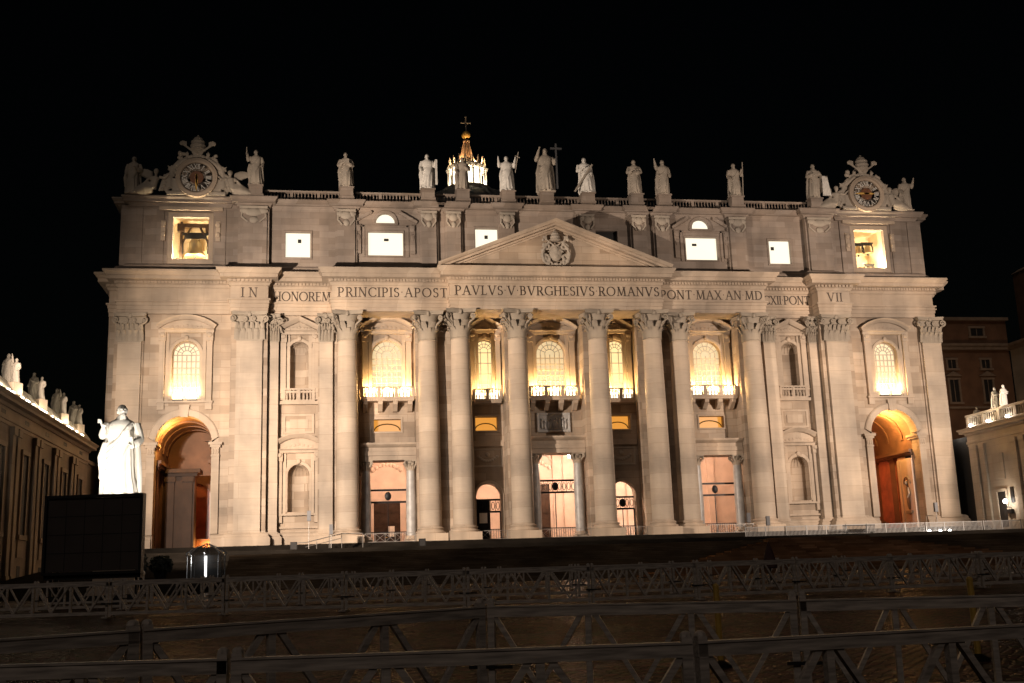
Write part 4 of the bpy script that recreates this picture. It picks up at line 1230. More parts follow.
BKR = ((-.19, -.02, .62), (-.06, -.17, .66))
SG = 'roofline statues'
ROOF = [
 (-53.0, 5.0, 44.1, 11, dict(arm_r=DNR, arm_l=BK, lean=.02, hooded=True, wide=1.05), 'cloaked bearded stone figure at the outer end beside the clock with the hanging bell below', None),
 (-37.9, 4.9, 45.58, 12, dict(arm_r=UPR, arm_l=DNL, head_turn=.2), 'roof statue raising one hand to head height, on the pedestal beside the left clock', 'short'),
 (-26.45, 4.9, 45.58, 13, dict(arm_r=BKR, arm_l=BK), 'roof statue clasping a book at its chest, left of the left lit lunette', 'book'),
 (-15.9, 5.0, 45.58, 14, dict(arm_r=DNR, arm_l=((.2, -.04, .64), (.2, -.13, .72)), head_turn=-.2), 'pale robed roof statue gripping an upright saw, directly left of the lit dome lantern', 'saw'),
 (-11.3, 4.7, 45.58, 15, dict(arm_r=DNR, arm_l=BK, wide=1.0), 'dark roof statue silhouetted against the lit dome lantern', 'staffr'),
 (-5.25, 5.0, 45.58, 16, dict(arm_r=UPR, arm_l=UPL, head_turn=-.15), 'roof statue raising both arms, directly right of the lit dome lantern', 'reed'),
 (0, 6.3, 45.58, 17, dict(arm_r=((-.2, -.03, .72), (-.15, -.14, .92)), arm_l=((.19, -.02, .66), (.22, -.1, .74)), wide=1.05), 'tallest roof statue holding a large cross, above the apex of the pediment', 'cross'),
 (5.6, 5.1, 45.58, 18, dict(arm_r=BKR, arm_l=DNL, lean=-.05, wide=1.2, head_turn=-.3), 'broad pale roof statue leaning over a slanting beam, right of the cross bearer', 'beam'),
 (12.3, 5.0, 45.58, 19, dict(arm_r=BKR, arm_l=((.18, -.03, .64), (-.02, -.17, .6)), lean=-.03), 'roof statue with both arms folded over its chest, above the right slope of the pediment', None),
 (16.2, 5.1, 45.58, 20, dict(arm_r=((-.18, -.03, .74), (-.24, -.1, .95)), arm_l=DNL), 'roof statue pointing one arm up, beside the one with folded arms', None),
 (26.5, 4.9, 45.58, 21, dict(arm_r=DNR, arm_l=((.2, -.04, .64), (.17, -.15, .74))), 'roof statue holding a thin staff, above the right lit lunette', 'staff'),
 (38.0, 5.1, 45.58, 22, dict(arm_r=BKR, arm_l=((.2, -.05, .62), (.27, -.15, .58)), mantle=-1), 'roof statue with a white cloth over its arm, beside the right clock', 'cloth'),
 (51.6, 5.0, 44.1, 23, dict(arm_r=DNR, arm_l=UPL, wide=1.0), 'stone figure at the far outer end, behind the angel of the right clock', None),
]
for i, (x, h, z, seed, kw, lab, at) in enumerate(ROOF):
    light = i in (3, 5, 7)
    o = statue('saint_statue', lab, (x, 1.35, z), h, robed(seed, **kw), M_white if light else M_sculpt, SG)
    if at == 'book': m = MB(); m.box(-.05, .07, -.205, -.175, .62, .75); attr(o, 'book', m, h)
    if at == 'saw': m = MB(); m.box(.19, .25, -.15, -.135, .1, .80); attr(o, 'saw', m, h, M_white)
    if at == 'staff': attr(o, 'staff', staff((.16, -.14, .02), (.2, -.17, .98)), h)
    if at == 'staffr': attr(o, 'staff', staff((-.17, -.14, .02), (-.2, -.14, .92)), h)
    if at == 'reed':
        m = MB(); m.tube([(.2, -.12, .5), (.3, -.12, 1.08)], .012, 6); m.tube([(.22, -.12, .98), (.34, -.12, .92)], .012, 6); attr(o, 'reed_cross', m, h)
    if at == 'cross':
        m = MB(); m.box(.195, .23, -.14, -.11, .05, 1.06); m.box(.09, .335, -.145, -.105, .93, .965); attr(o, 'cross', m, h, M_lead)
    if at == 'beam':
        m = MB(); m.tube([(-.36, -.1, .02), (.12, -.16, .75)], .03, 6); attr(o, 'beam', m, h)
    if at == 'cloth':
        m = MB()
        for k in range(5): m.tube([(.2+.03*k, -.16, .6), (.2+.035*k, -.17, .35), (.2+.05*k, -.15, .05)], [.02, .03, .025], 6)
        attr(o, 'cloth', m, h, M_white)
    if at == 'short': m = MB(); m.tube([(-.25, -.12, .8), (-.24, -.12, 1.02)], .014, 6); attr(o, 'short_staff', m, h)

# coat of arms in the pediment
def wreath_scroll(mb, c, r, turns, thick, flip=1):
    pts = []
    for i in range(16):
        a = i*turns*2*PI/15; q = r*(1-.75*i/15)
        pts.append((c[0]+flip*q*math.cos(a), c[1], c[2]+q*math.sin(a)))
    mb.tube(pts, thick, 6)
def arms(sc, keys=True):
    """tiara over crossed keys over a scrolled shield, unit width ~ 4"""
    mb = MB(); rnd = random.Random(5)
    mb.ball((0, 0, 1.9), .85, .4, 1.15, 12, 9)
    mb.lathe(0, -.05, [(.5, 3.35), (.62, 3.55), (.6, 3.9), (.5, 4.3), (.3, 4.65), (.08, 4.8), (.1, 4.95), (.02, 5.05)], 12)
    for z, r in ((3.5, .66), (3.9, .62), (4.3, .52)): mb.tube([(r*math.cos(2*PI*k/12), -.05+r*math.sin(2*PI*k/12), z) for k in range(13)], .07, 5)
    for q in (-1, 1):
        mb.tube([(q*-1.0, -.2, 1.9), (q*1.45, -.25, 3.7)], .11, 6)
        mb.box(q*1.35-.28, q*1.35+.28, -.35, -.15, 3.55, 4.0)
        mb.ball((q*1.6, -.25, 3.5), .22, seg=8, rings=5)
        wreath_scroll(mb, (q*1.15, -.1, 2.6), .5, 1.3, .16, q); wreath_scroll(mb, (q*1.3, -.05, 1.2), .55, 1.3, .17, q); wreath_scroll(mb, (q*.8, -.1, .35), .4, 1.2, .14, q)
        mb.tube([(q*.9, -.15, 3.1), (q*1.5, -.2, 2.4), (q*1.75, -.15, 1.6), (q*1.5, -.1, .7), (q*.9, -.05, .2)], [.14, .2, .22, .2, .1], 6)
        for k in range(6): mb.ball((q*rnd.uniform(.8, 1.8), -.12, rnd.uniform(.4, 3.2)), rnd.uniform(.14, .28), .2, rnd.uniform(.14, .3), 7, 5)
    mb.ball((0, -.35, 2.2), .3, .15, .4, 8, 6); mb.ball((0, -.3, 1.4), .35, .15, .3, 8, 6); mb.ball((0, -.05, .3), .4, .25, .35, 8, 6)
    out = MB(); out.v = [(x*sc, y*sc, z*sc) for x, y, z in mb.v]; out.f = mb.f
    return out
o = remesh(arms(1.02), .07, 'coat_of_arms', M_sculpt); o.location = (0, -2.8, 34.05); o.parent = BAS

# ---- the two clocks over the end bays
def clock(cx, label, hand_a, hand_b, mats):
    z0 = 46.25
    t = thing('clock', label, 'clock', (cx, 1.3, 43.95), 'roof clocks')
    CK = .9
    zc = z0-43.95
    m = MB()
    m.lathe(0, 0, [(.01, 0), (2.25, 0), (2.25, .12)], 40, cap=False)
    rotx = Matrix.Translation((0, -.55, zc)) @ Matrix.Rotation(PI/2, 4, 'X') @ Matrix.Scale(CK, 4)
    def place(mb_): 
        n = MB(); n.v = [tuple(rotx @ Vector(p)) for p in mb_.v]; n.f = mb_.f; return n
    obj('dial', place(m), M_dial, t)
    m = MB(); m.lathe(0, 0, [(.02, .12), (.95, .12), (.95, .17), (.02, .17)], 28); obj('dial_centre', place(m), plain('dial_brown', (.16, .07, .035), .5, 0, .3, 2) if not bpy.data.materials.get('dial_brown') else bpy.data.materials['dial_brown'], t)
    m = MB(); m.lathe(0, 0, [(2.2, 0), (2.2, .3), (2.35, .42), (2.55, .42), (2.7, .3), (2.85, .3), (2.85, -.3), (2.2, -.3)], 40); obj('rim', place(m), M_trim, t, 40)
    m = MB()
    nums = ['XII', 'I', 'II', 'III', 'IV', 'V', 'VI', 'VII', 'VIII', 'IX', 'X', 'XI']
    for k, s_ in enumerate(nums):
        n = lettering(s_, -sum(GL[c][0] for c in s_)*.34, sum(GL[c][0] for c in s_)*.34, 0, .72, 0)
        a = -2*PI*k/12
        q = Matrix.Translation((0, -.70, zc)) @ Matrix.Scale(CK, 4) @ Matrix.Rotation(-a, 4, 'Y') @ Matrix.Translation((0, 0, 1.28))
        m.join(n, q)
    obj('numerals', m, M_white, t, 0)
    for a, ln in ((hand_a, 1.9), (hand_b, 1.25)):
        m = MB(); q = Matrix.Translation((0, -.82, zc)) @ Matrix.Rotation(a, 4, 'Y')
        m.prism([(-.1, -.4), (.1, -.4), (.13, ln*.5), (.0, ln), (-.13, ln*.5)], 0, .05)
        n = MB(); n.v = [tuple(q @ Vector(p)) for p in m.v]; n.f = m.f
        obj('hand', n, M_gold, t, 0)
    # sculpted surround
    rnd = random.Random(int(cx)+60)
    m = MB()
    m.box(-3.6, 3.6, -.55, .9, .05, .5); m.box(-3.0, 3.0, -.3, .7, .5, zc)
    m.ball((0, .45, zc), 2.95, .5, 2.95, 20, 12)
    for q in (-1, 1):
        wreath_scroll(m, (q*3.3, 0, .95), .85, 1.4, .3, q); wreath_scroll(m, (q*2.9, 0, 3.4), .6, 1.3, .22, q)
        m.tube([(q*2.2, -.1, 4.6), (q*3.0, -.1, 3.6), (q*3.3, -.1, 2.3), (q*3.3, -.1, 1.0)], [.3, .35, .35, .4], 7)
        for k in range(10):
            a = R(20+14*k)
            m.ball((q*abs(3.05*math.cos(a)), -.15, zc+3.05*math.sin(a)*.98), rnd.uniform(.2, .38), .3, rnd.uniform(.2, .36), 7, 5)
        m.tube([(q*.6, -.2, 4.5), (q*1.5, -.3, 4.75), (q*2.2, -.3, 4.2), (q*2.6, -.25, 3.7)], [.15, .32, .3, .16], 7)
        for k in range(5): m.ball((q*rnd.uniform(.9, 2.4), -.1, rnd.uniform(4.5, 5.7)), rnd.uniform(.2, .38), .3, rnd.uniform(.2, .36), 7, 5)
        m.tube([(q*-.9, -.2, 4.9), (q*1.85, -.3, 6.9)], .15, 6)
        for k in range(3): m.box(q*(1.45+.2*k)-.1, q*(1.45+.2*k)+.1, -.42, -.18, 6.55+.14*k, 7.25+.05*k)
        m.ball((q*2.0, -.3, 7.0), .3, .16, .3, 8, 5)
        # palm fronds, ribbons and flowers breaking up the outline
        for k in range(9):
            a = R(8+15*k); rr = 3.15+.35*math.sin(k*2.2)
            bx, bz = q*rr*math.cos(a)*.98, zc+rr*math.sin(a)
            if bz < .4: continue
            m.tube([(bx*.9, -.1, zc+(bz-zc)*.9), (bx*1.08+q*.1, -.2, zc+(bz-zc)*1.07+.05), (bx*1.14+q*.25*math.cos(k), -.15, zc+(bz-zc)*1.13+.2)], [.2, .15, .05], 5)
            for d_ in (-1, 1): m.tube([(bx, -.15, bz), (bx+q*.3*math.cos(a+d_*.9), -.35, bz+.3*math.sin(a+d_*.9)+.08)], [.13, .05], 5)
        for k in range(7):
            u_ = k/6; m.ball((q*(3.3+.9*u_), -.2, 2.5-1.7*u_+.35*math.sin(u_*PI)), .26, .26, .24, 7, 5)
        m.tube([(q*3.2, -.1, 3.0), (q*3.9, -.2, 2.6), (q*4.2, -.15, 1.6), (q*4.6, -.1, .6)], [.16, .26, .24, .12], 6)
        m.tube([(q*-.7+.3*math.cos(b), -.2, 4.8+.3*math.sin(b)) for b in [k*.7 for k in range(10)]], .09, 5)
    m.ball((0, 0, 5.1), .75, .4, .8, 10, 7)
    m.ball((0, 0, 7.0), .86, .7, 1.0, 12, 9); m.lathe(0, 0, [(.6, 5.9), (.86, 6.2), (.92, 6.6), (.84, 7.2), (.5, 7.85), (.1, 8.1)], 12); m.ball((0, 0, 8.15), .16, seg=6, rings=5)
    for z_, r_ in ((6.25, .92), (6.75, .95), (7.3, .84)): m.tube([(r_*math.cos(2*PI*k/12), r_*math.sin(2*PI*k/12), z_) for k in range(13)], .09, 5)
    # hollow for the dial is in front of the surround
    o = remesh(m, .065, 'sculpted_surround', M_sculpt, 1); o.parent = t
    return t
clock(-45.2, 'clock with brown centre and hands pointing down, in a carved frame over the hanging bell', PI, PI*.97, None)
clock(45.4, 'clock with golden level hands in a carved frame, nearest the right end of the roof', -PI/2, PI*.5, None)
# reclining angels beside the clocks
def angel(seed, flip):
    rnd = random.Random(seed); mb = MB(); f = flip
    # legs draped along the base, torso leaning on the clock
    for k in range(9):
        o = (k-4)*.055
        mb.tube([(0+f*.1, -.1+o*.4, .75+o), (f*.75, -.25+o*.5, .62+o*.9), (f*1.35, -.15+o*.4, .38+o*.5), (f*1.9, -.05, .15+abs(o)*.3)], [.26, .3, .24, .1], 8)
    mb.tube([(f*.15, -.05, .6), (0, -.05, 1.1), (-f*.12, -.05, 1.6)], [.36, .3, .34], 10)
    mb.tube([(-f*.12, -.05, 1.55), (-f*.15, -.08, 1.95)], [.14, .11], 8)
    mb.ball((-f*.15, -.12, 2.1), .2, .22, .27, 10, 8); mb.ball((-f*.15, -.06, 2.18), .24, .23, .22, 9, 7); mb.tube([(-f*.15, -.33, 2.12), (-f*.15, -.37, 2.04)], .035, 5)
    mb.tube([(-f*.42, -.05, 1.62), (-f*.9, -.2, 1.5), (-f*1.25, -.25, 1.85)], [.14, .12, .07], 8)
    mb.tube([(f*.2, -.05, 1.62), (f*.55, -.25, 1.25), (f*.8, -.35, .95)], [.14, .12, .07], 8)
    for hx, hz, dx in ((-f*1.25, 1.85, -f), (f*.8, .95, f)):
        for q in range(5): mb.tube([(hx, -.25-.03*q, hz), (hx+dx*.12, -.26-.03*q, hz+.05-.02*q)], .025, 5)
    # wing
    for k in range(7):
        a = R(28+9*k)
        L_ = 1.75-.1*k
        mb.tube([(f*.25, .2, 1.45), (f*(.25+L_*.55*math.cos(a)), .28, 1.45+L_*.62*math.sin(a)), (f*(.25+L_*math.cos(a*.8)), .3, 1.45+L_*.95*math.sin(a*.8))], [.16, .17, .05], 6)
    mb.ball((f*.9, -.1, .25), .9, .4, .28, 10, 6)
    return mb
for cx, f, lab in ((-50.4, -1, 'winged stone angel reclining on the outer side of the clock above the hanging bell'), (-40.9, 1, 'winged stone angel reclining between the left clock and the statue with a raised hand'),
                   (40.9, -1, 'winged stone angel leaning on the right clock beside the statue with a white cloth'), (49.3, 1, 'winged stone angel seated on the outer side of the right clock')):
    sc = MB(); a = angel(int(cx*10), f); k = 1.45; sc.v = [(x*k, y*k, z*k) for x, y, z in a.v]; sc.f = a.f
    o = remesh(sc, .07, 'angel_statue', M_sculpt); o.location = (cx, 1.1, 43.98); tag(o, lab, 'statue', 'angels beside the roof clocks')

# ---- bells in the end bays of the attic
def bell(c, y, z, r, name, label, group):
    t = thing(name, label, 'bell', (c, y, z), group)
    mb = MB(); mb.lathe(0, 0, [(r*.95, 0), (r, .05), (r*.98, .2*r), (r*.72, .5*r), (r*.6, 1.1*r), (r*.56, 1.45*r), (r*.42, 1.7*r), (r*.1, 1.8*r)], 24); obj('body', mb, M_bellm, t, 50)
    mb = MB(); mb.box(-r*1.05, r*1.05, -.16, .16, 1.85*r, 2.2*r)
    for q in (-1, 1): mb.tube([(q*r*1.0, 0, 2.0*r), (q*r*1.2, 0, 1.3*r), (q*r*1.18, 0, .3*r)], .1, 6)
    mb.box(-r*1.35, r*1.35, -.1, .1, 2.2*r, 2.45*r)
    obj('yoke', mb, M_iron, t)
    if r > 1:
        mb = MB()
        for q in (-1, 1):
            mb.box(q*1.75-.14, q*1.75+.14, -.2, .2, -1.5, 4.6); mb.tube([(q*1.75, 0, 1.6), (q*.5, 0, 4.0)], .15, 6)
            mb.box(q*1.75-.5, q*1.75+.35, -.4, .3, 3.3, 4.3)
        mb.box(-2.1, 2.1, -.25, .25, 3.9, 4.35)
        obj('dark_corner_frame', mb, M_bronze, t, 0)  # dark beams and blocks added to darken the upper corners of the chamber
    mb = MB(); mb.tube([(0, 0, r*.8), (0, 0, -.1)], .07, 6); mb.ball((0, 0, -.12), .16, seg=8, rings=6); obj('clapper', mb, M_iron, t)
M_bellm = plain('bell_bronze', (.30, .24, .14), .4, .7, .15, 2)
bell(-45.6, 4.6, 37.0, 1.3, 'bell', 'large bronze bell hanging in the lit attic opening under a clock', 'church bells')
for i, (dx, z, r, lab) in enumerate(((-.85, 38.6, .72, 'bronze bell hanging on the left in the far attic opening'), (.75, 38.9, .68, 'bronze bell hanging on the right in the far attic opening'), (.9, 36.0, .6, 'lowest small bronze bell in the far attic opening'))):
    bell(46.3+dx, 4.8+.3*i, z, r, 'bell', lab, 'church bells')
point('belfry_lamp', (-47.3, 3.5, 36.1), 3400, (1, .80, .50), .15); point('belfry_lamp', (-44.2, 3.5, 36.1), 2800, (1, .80, .50), .15)
point('belfry_lamp', (45.0, 3.4, 35.9), 3300, (1, .80, .52), .15); point('belfry_lamp', (47.4, 3.4, 35.9), 3300, (1, .80, .52), .15)

# ---------------------------------------------------------------- lamps of the loggias and interiors (each a fitting with its light)
LAMPM = MB(); LAMPM.box(-.42, .42, -.16, .16, .12, .62)
def lamp_fitting(name, label, loc, group, power, col, glass, sz=1.0, up_off=(0, 0, 1.05)):
    t = thing(name, label, 'lamp', loc, group)
    m = MB(); m.box(-.45*sz, .45*sz, -.16*sz, .2*sz, 0, .12*sz); m.box(-.45*sz, .45*sz, .1*sz, .2*sz, .12*sz, .6*sz); obj('housing', m, M_iron, t, 0)
    m = MB(); m.box(-.42*sz, .42*sz, -.14*sz, .09*sz, .125*sz, .58*sz); obj('glass', m, glass, t, 0)
    if power: point('bulb', up_off, power, col, .2, t)
    return t
LOG = (1.0, .62, .24)
BAYN = {-DB: 'window bay left of centre', DB: 'window bay right of centre', 0: 'central window bay', -NB: 'narrow bay left of centre', NB: 'narrow bay right of centre'}
E_flood = emit('flood_glass', (1.0, .84, .56), 5)
for c in (-DB, 0, DB):
    for k, nm in zip((-1, 0, 1), ('left', 'middle', 'right')):
        lamp_fitting('balcony_lamp', f'{nm} of three glowing lamps on the balcony of the {BAYN[c]}', (c+k*2.15, 1.98, 18.06), 'balcony lamps', 1250, LOG, E_flood, 1.5)
for c in (-NB, NB):
    for k, nm in zip((-.85, .85), ('left', 'right')):
        lamp_fitting('balcony_lamp', f'{nm} of two glowing lamps at the foot of the {BAYN[c]} window', (c+k, 1.95, 17.66), 'balcony lamps', 1500, LOG, E_flood, 1.5, (0, -.05, .95))
for s, nm in ((-1, 'left'), (1, 'right')):
    for k, q in ((-.85, 'left'), (.85, 'right')):
        lamp_fitting('sill_lamp', f'{q} glowing lamp on the window sill above the {nm} big archway', (s*END+k, .72, 17.72), 'sill lamps', 1000, (1, .66, .30), E_flood, 1.3, (0, -.05, .9))
PCOL = (1.0, .63, .42)
for x, y, z, nm in ((-20.35, 9, 13.2, 'left'), (3.28, 9, 11.2, 'central'), (20.6, 9, 13.0, 'right'), (-8.7, 9, 12.5, 'left narrow'), (8.9, 9, 12.5, 'right narrow')):
    t = thing('ceiling_lamp', f'round lamp hanging in the portico behind the {nm} doorway', 'lamp', (x, y, z), 'portico lamps')
    m = MB(); m.ball((0, 0, 0), .3, seg=12, rings=8); obj('globe', m, E_portico if nm == 'central' else E_lampw, t)
    m = MB(); m.tube([(0, 0, .25), (0, 0, 16.5-z)], .03, 5); obj('chain', m, M_iron, t)
    point('bulb', (0, -.5, -.3), 3300 if nm == 'central' else 3600 if 'narrow' not in nm else 1700, PCOL, .3, t)
YEL, ORA, RED = (1, .50, .13), (1, .36, .08), (1, .30, .09)
for s, loc2 in ((-1, [(-47.6, 4.2, 14.2, 1500, YEL), (-43.9, 11.6, .6, 700, ORA), (-43.6, 9, 8, 200, RED)]), (1, [(46.8, 4.6, 14.3, 3000, YEL), (44.2, 10.5, 6.0, 330, RED), (44.0, 4.2, 4.0, 130, RED)])):
    for x, y, z, p_, c_ in loc2: point('passage_lamp', (x, y, z), p_, c_, .2)

# ---------------------------------------------------------------- flanking wings
def flank(s, x, y0, y1, ztop, zb, mat, trim, name, label, spacing, parapet):
    t = thing(name, label, 'building')
    f = lambda a, b: sorted((s*a, s*b))
    mb = MB(); mb.box(*f(x, x+12), y0, y1, zb, ztop-.5); obj('wall', mb, mat, t, 0)
    mb = MB()
    path = [(s*(x+12), y0), (s*x, y0), (s*x, y1), (s*(x+12), y1)] if s > 0 else [(s*(x+12), y1), (s*x, y1), (s*x, y0), (s*(x+12), y0)]
    # outward is towards the square
    if s > 0: path = path[::-1]
    else: path = path[::-1]
    prof = [(-.3, ztop-2.2), (.06, ztop-2.2), (.06, ztop-1.9), (.16, ztop-1.85), (.16, ztop-1.6), (.06, ztop-1.55), (.06, ztop-.85), (.2, ztop-.8), (.3, ztop-.55), (.75, ztop-.5), (.75, ztop-.25), (.95, ztop), (.95, ztop+.08), (-.3, ztop+.1)]
    mb.sweep_plan(path, prof); obj('cornice', mb, trim, t)
    fixn(t.children[-1])
    return t
def face_box(mb, s, x, d0, d1, y0, y1, z0, z1):
    # a box standing off the inner face of a wing at |X| = x
    mb.box(*sorted((s*(x-d1), s*(x-d0))), y0, y1, z0, z1)
# left wing
LX = 55.0
LW = flank(-1, LX, -100, -8, 11.3, -5.6, M_wing, M_wingtrim, 'wing_building', 'low plastered wing with pilasters and tall dark windows, lamps glowing along its roof edge', 6, 1)
y = -97.0; k = 0
while y < -9:
    mb = MB()
    for dy in (-.75, .75):
        face_box(mb, -1, LX, -.02, .28, y+dy-.45, y+dy+.45, -5.6, 9.1); face_box(mb, -1, LX, -.02, .4, y+dy-.55, y+dy+.55, 8.4, 9.08); face_box(mb, -1, LX, -.02, .38, y+dy-.55, y+dy+.55, -5.6, -3.2)
    obj('pilaster', mb, M_wingtrim, LW, 0)
    yw = y+3.7
    if yw < -10:
        mb = MB(); face_box(mb, -1, LX, -.3, .02, yw-.85, yw+.85, .3, 7.2); wo = obj('window', mb, M_dark, LW, 0)
        mb = MB()
        face_box(mb, -1, LX, -.02, .16, yw-1.15, yw-.86, .3, 7.2); face_box(mb, -1, LX, -.02, .16, yw+.86, yw+1.15, .3, 7.2); face_box(mb, -1, LX, -.02, .2, yw-1.3, yw+1.3, 7.2, 7.6); face_box(mb, -1, LX, -.02, .3, yw-1.3, yw+1.3, -.1, .3)
        face_box(mb, -1, LX, -.02, .1, yw-1.0, yw+1.0, -1.6, -.12)
        obj('frame', mb, M_wingtrim, wo, 0)
        mb = MB(); face_box(mb, -1, LX, -.3, .025, yw-.5, yw+.5, -4.0, -2.3); obj('basement_window', mb, M_dark, LW, 0)
        mb = MB(); face_box(mb, -1, LX, .05, .072, yw-.7, yw+.7, 9.85, 10.2); obj('frieze_vent', mb, M_dark, LW, 0)
    y += 7.4
mb = MB()
mb.prism([(-LX+.35, 11.41), (-LX+.2, 12.0), (-LX-.5, 12.9), (-LX-.6, 13.1), (-LX-12, 13.0), (-LX-12, 11.3), (-LX+.35, 11.3)], -100, -8.2)
obj('roof', mb, stone('roof_edge', (.5, .46, .40), 1.2, .5, .02, .15, .4), LW, 0)
mb = MB(); mb.box(-66, -56.2, -7.9, 12, -5.6, 10.4); mb.box(-66, -55.9, -7.95, 12, 9.9, 10.3); tag(obj('link_building', mb, M_wing, None, 0), 'dark low block joining the left wing to the church corner', 'building')
E_roof = emit('roof_lamp_glass', (1.0, .86, .62), 14)
n_l = 15
for i in range(n_l):
    yl = -45.5+i*2.15+.5*math.sin(i*2.4)
    t = thing('roof_lamp', 'small glowing lamp in the row along the roof edge of the left wing', 'lamp', (-LX+.72, yl, 11.4), 'lamps along the left roof edge')
    ll = .28+.16*math.sin(i*3.7)
    m = MB(); m.box(-.12, .12, -ll-.05, ll+.05, 0, .07); obj('housing', m, M_iron, t, 0)
    m = MB(); m.box(-.1, .1, -ll, ll, .072, .2); obj('glass', m, E_roof, t, 0)
    point('bulb', (.2, 0, .6), 100+60*math.sin(i*1.9), (1, .84, .6), .15, t)
LS = [(-38.5, 'nearest'), (-29.8, 'second'), (-21, 'third'), (-13.5, 'farthest, dimmest')]
for i, (yy, nm) in enumerate(LS):
    m = robed(40+i, arm_r=DNR if i % 2 else BKR, arm_l=BK if i % 2 else UPL)
    b = robed(60+i, arm_r=BKR, arm_l=DNL, beard=False, cloak=False)
    o = statue('roof_statue', f'{nm} stone statue group on the left wing roof', (-55.6, yy, 12.85), 2.6, m, M_wstat, 'statues on the left wing roof', voxel=.03, rz=-.5)
    mm = MB(); mm.v = [(x*2.2+.55, y_*2.2+.35, z*2.2) for x, y_, z in b.v]; mm.f = b.f
    c = remesh(mm, .032, 'companion_figure', M_wstat); c.parent = o
    pm = MB(); pm.box(-.5, .95, -.3, .75, -1.0, .02); obj('plinth', pm, M_wingtrim, o, 0)

# right wing
RX = 54.9
RW = flank(1, RX, -100, -1.6, 12.6, -2.2, M_rwing, M_rwing, 'wing_building', 'pale stone wing with balustrade and small lamps, right of the church', 6, 1)
y = -3.2
while y > -98:
    mb = MB()
    for dy in (0, -1.7):
        face_box(mb, 1, RX, -.02, .3, y+dy-.5, y+dy+.5, -2.2, 10.4); face_box(mb, 1, RX, -.02, .4, y+dy-.6, y+dy+.6, 9.8, 10.38)
    obj('pilaster', mb, M_rwing, RW, 0)
    yw = y-4.6
    mb = MB(); face_box(mb, 1, RX, -.3, .02, yw-.9, yw+.9, -.4, 4.0); wo = obj('door', mb, M_dark, RW, 0)
    mb = MB(); face_box(mb, 1, RX, -.02, .15, yw-1.2, yw-.91, -1, 4.0); face_box(mb, 1, RX, -.02, .15, yw+.91, yw+1.2, -1, 4.0); face_box(mb, 1, RX, -.02, .2, yw-1.3, yw+1.3, 4.0, 4.35)
    face_box(mb, 1, RX, -.02, .1, yw-1.2, yw+1.2, 5.6, 8.8)
    obj('frame', mb, M_rwing, wo, 0)
    y -= 8.6
mb = MB()
face_box(mb, 1, RX, -.5, .1, -98, -1.8, 12.72, 13.0); face_box(mb, 1, RX, -.55, .15, -98, -1.8, 14.2, 14.5)
y = -1.9; i = 0
while y > -60:
    if i % 7 == 0: face_box(mb, 1, RX, -.55, .12, y-.5, y, 13.0, 14.2)
    else: mb.lathe(RX+.2, y-.25, [(.1, 13.0), (.16, 13.35), (.07, 13.8), (.12, 14.2)], 6)
    y -= .5; i += 1
obj('balustrade', mb, M_rwing, RW)
for yy, zz, nm in ((2.2, 12.0, 'beside the church corner'), (-3.4, 12.95, 'at the left end of the balustrade'), (-7.4, 12.95, 'below the bright statue pair'), (-11.6, 12.95, 'at the frame edge of the balustrade'), (-26, 12.95, 'farther along the balustrade'), ):
    if yy == -26: continue
    t = thing('parapet_lamp', f'small white lamp on the right wing {nm}', 'lamp', (RX-.45, yy, zz-.2), 'lamps on the right parapet')
    m = MB(); m.box(-.2, .2, -.2, .2, -.05, .06); obj('housing', m, M_iron, t, 0)
    m = MB(); m.ball((0, 0, .25), .24, .24, .2, 10, 7); obj('glass', m, E_lampw, t)
    point('bulb', (-.4, 0, .5), 55, (1, .85, .66), .15, t)
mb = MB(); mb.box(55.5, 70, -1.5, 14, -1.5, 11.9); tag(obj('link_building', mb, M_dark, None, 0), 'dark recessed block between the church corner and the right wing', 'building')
t = thing('wall_lamp', 'bright globe lamp on a bracket on the right wing wall', 'lamp', (RX-.3, -9.4, 2.2))
m = MB(); m.ball((-.45, 0, .5), .26, seg=10, rings=7); obj('globe', m, E_lampw, t)
m = MB(); m.tube([(.3, 0, -.3), (-.2, 0, -.3), (-.45, 0, .2)], .05, 6); m.box(-.1, .3, -.5, .5, -1.0, -.5); m.box(.2, .32, -.9, -.3, .3, 2.2); obj('bracket', m, M_iron, t)
point('bulb', (-.9, 0, .5), 260, (1, .85, .68), .2, t)
for yy, dx, lab in ((-7.0, 1.2, 'left one of the pair of brightly lit statues on the right wing'), (-8.9, 1.2, 'right one of the pair of brightly lit statues on the right wing')):
    o = statue('parapet_statue', lab, (RX+dx, yy, 14.55), 2.9, robed(int(80-yy), arm_r=BKR, arm_l=BK, wide=1.15), M_white, 'statues on the right wing', voxel=.035, rz=.5)
spot('statue_beam', (RX-2.6, -9.5, 15.0), (RX+1.2, -7.9, 16.0), 620, 120, (1, .78, .50), .8, .1)
o = statue('parapet_statue', 'dim stone statue beside the church corner on the right wing', (RX+1.6, -1.9, 13.3), 2.4, robed(93, arm_r=DNR, arm_l=BK), M_sculpt, 'statues on the right wing', voxel=.035)

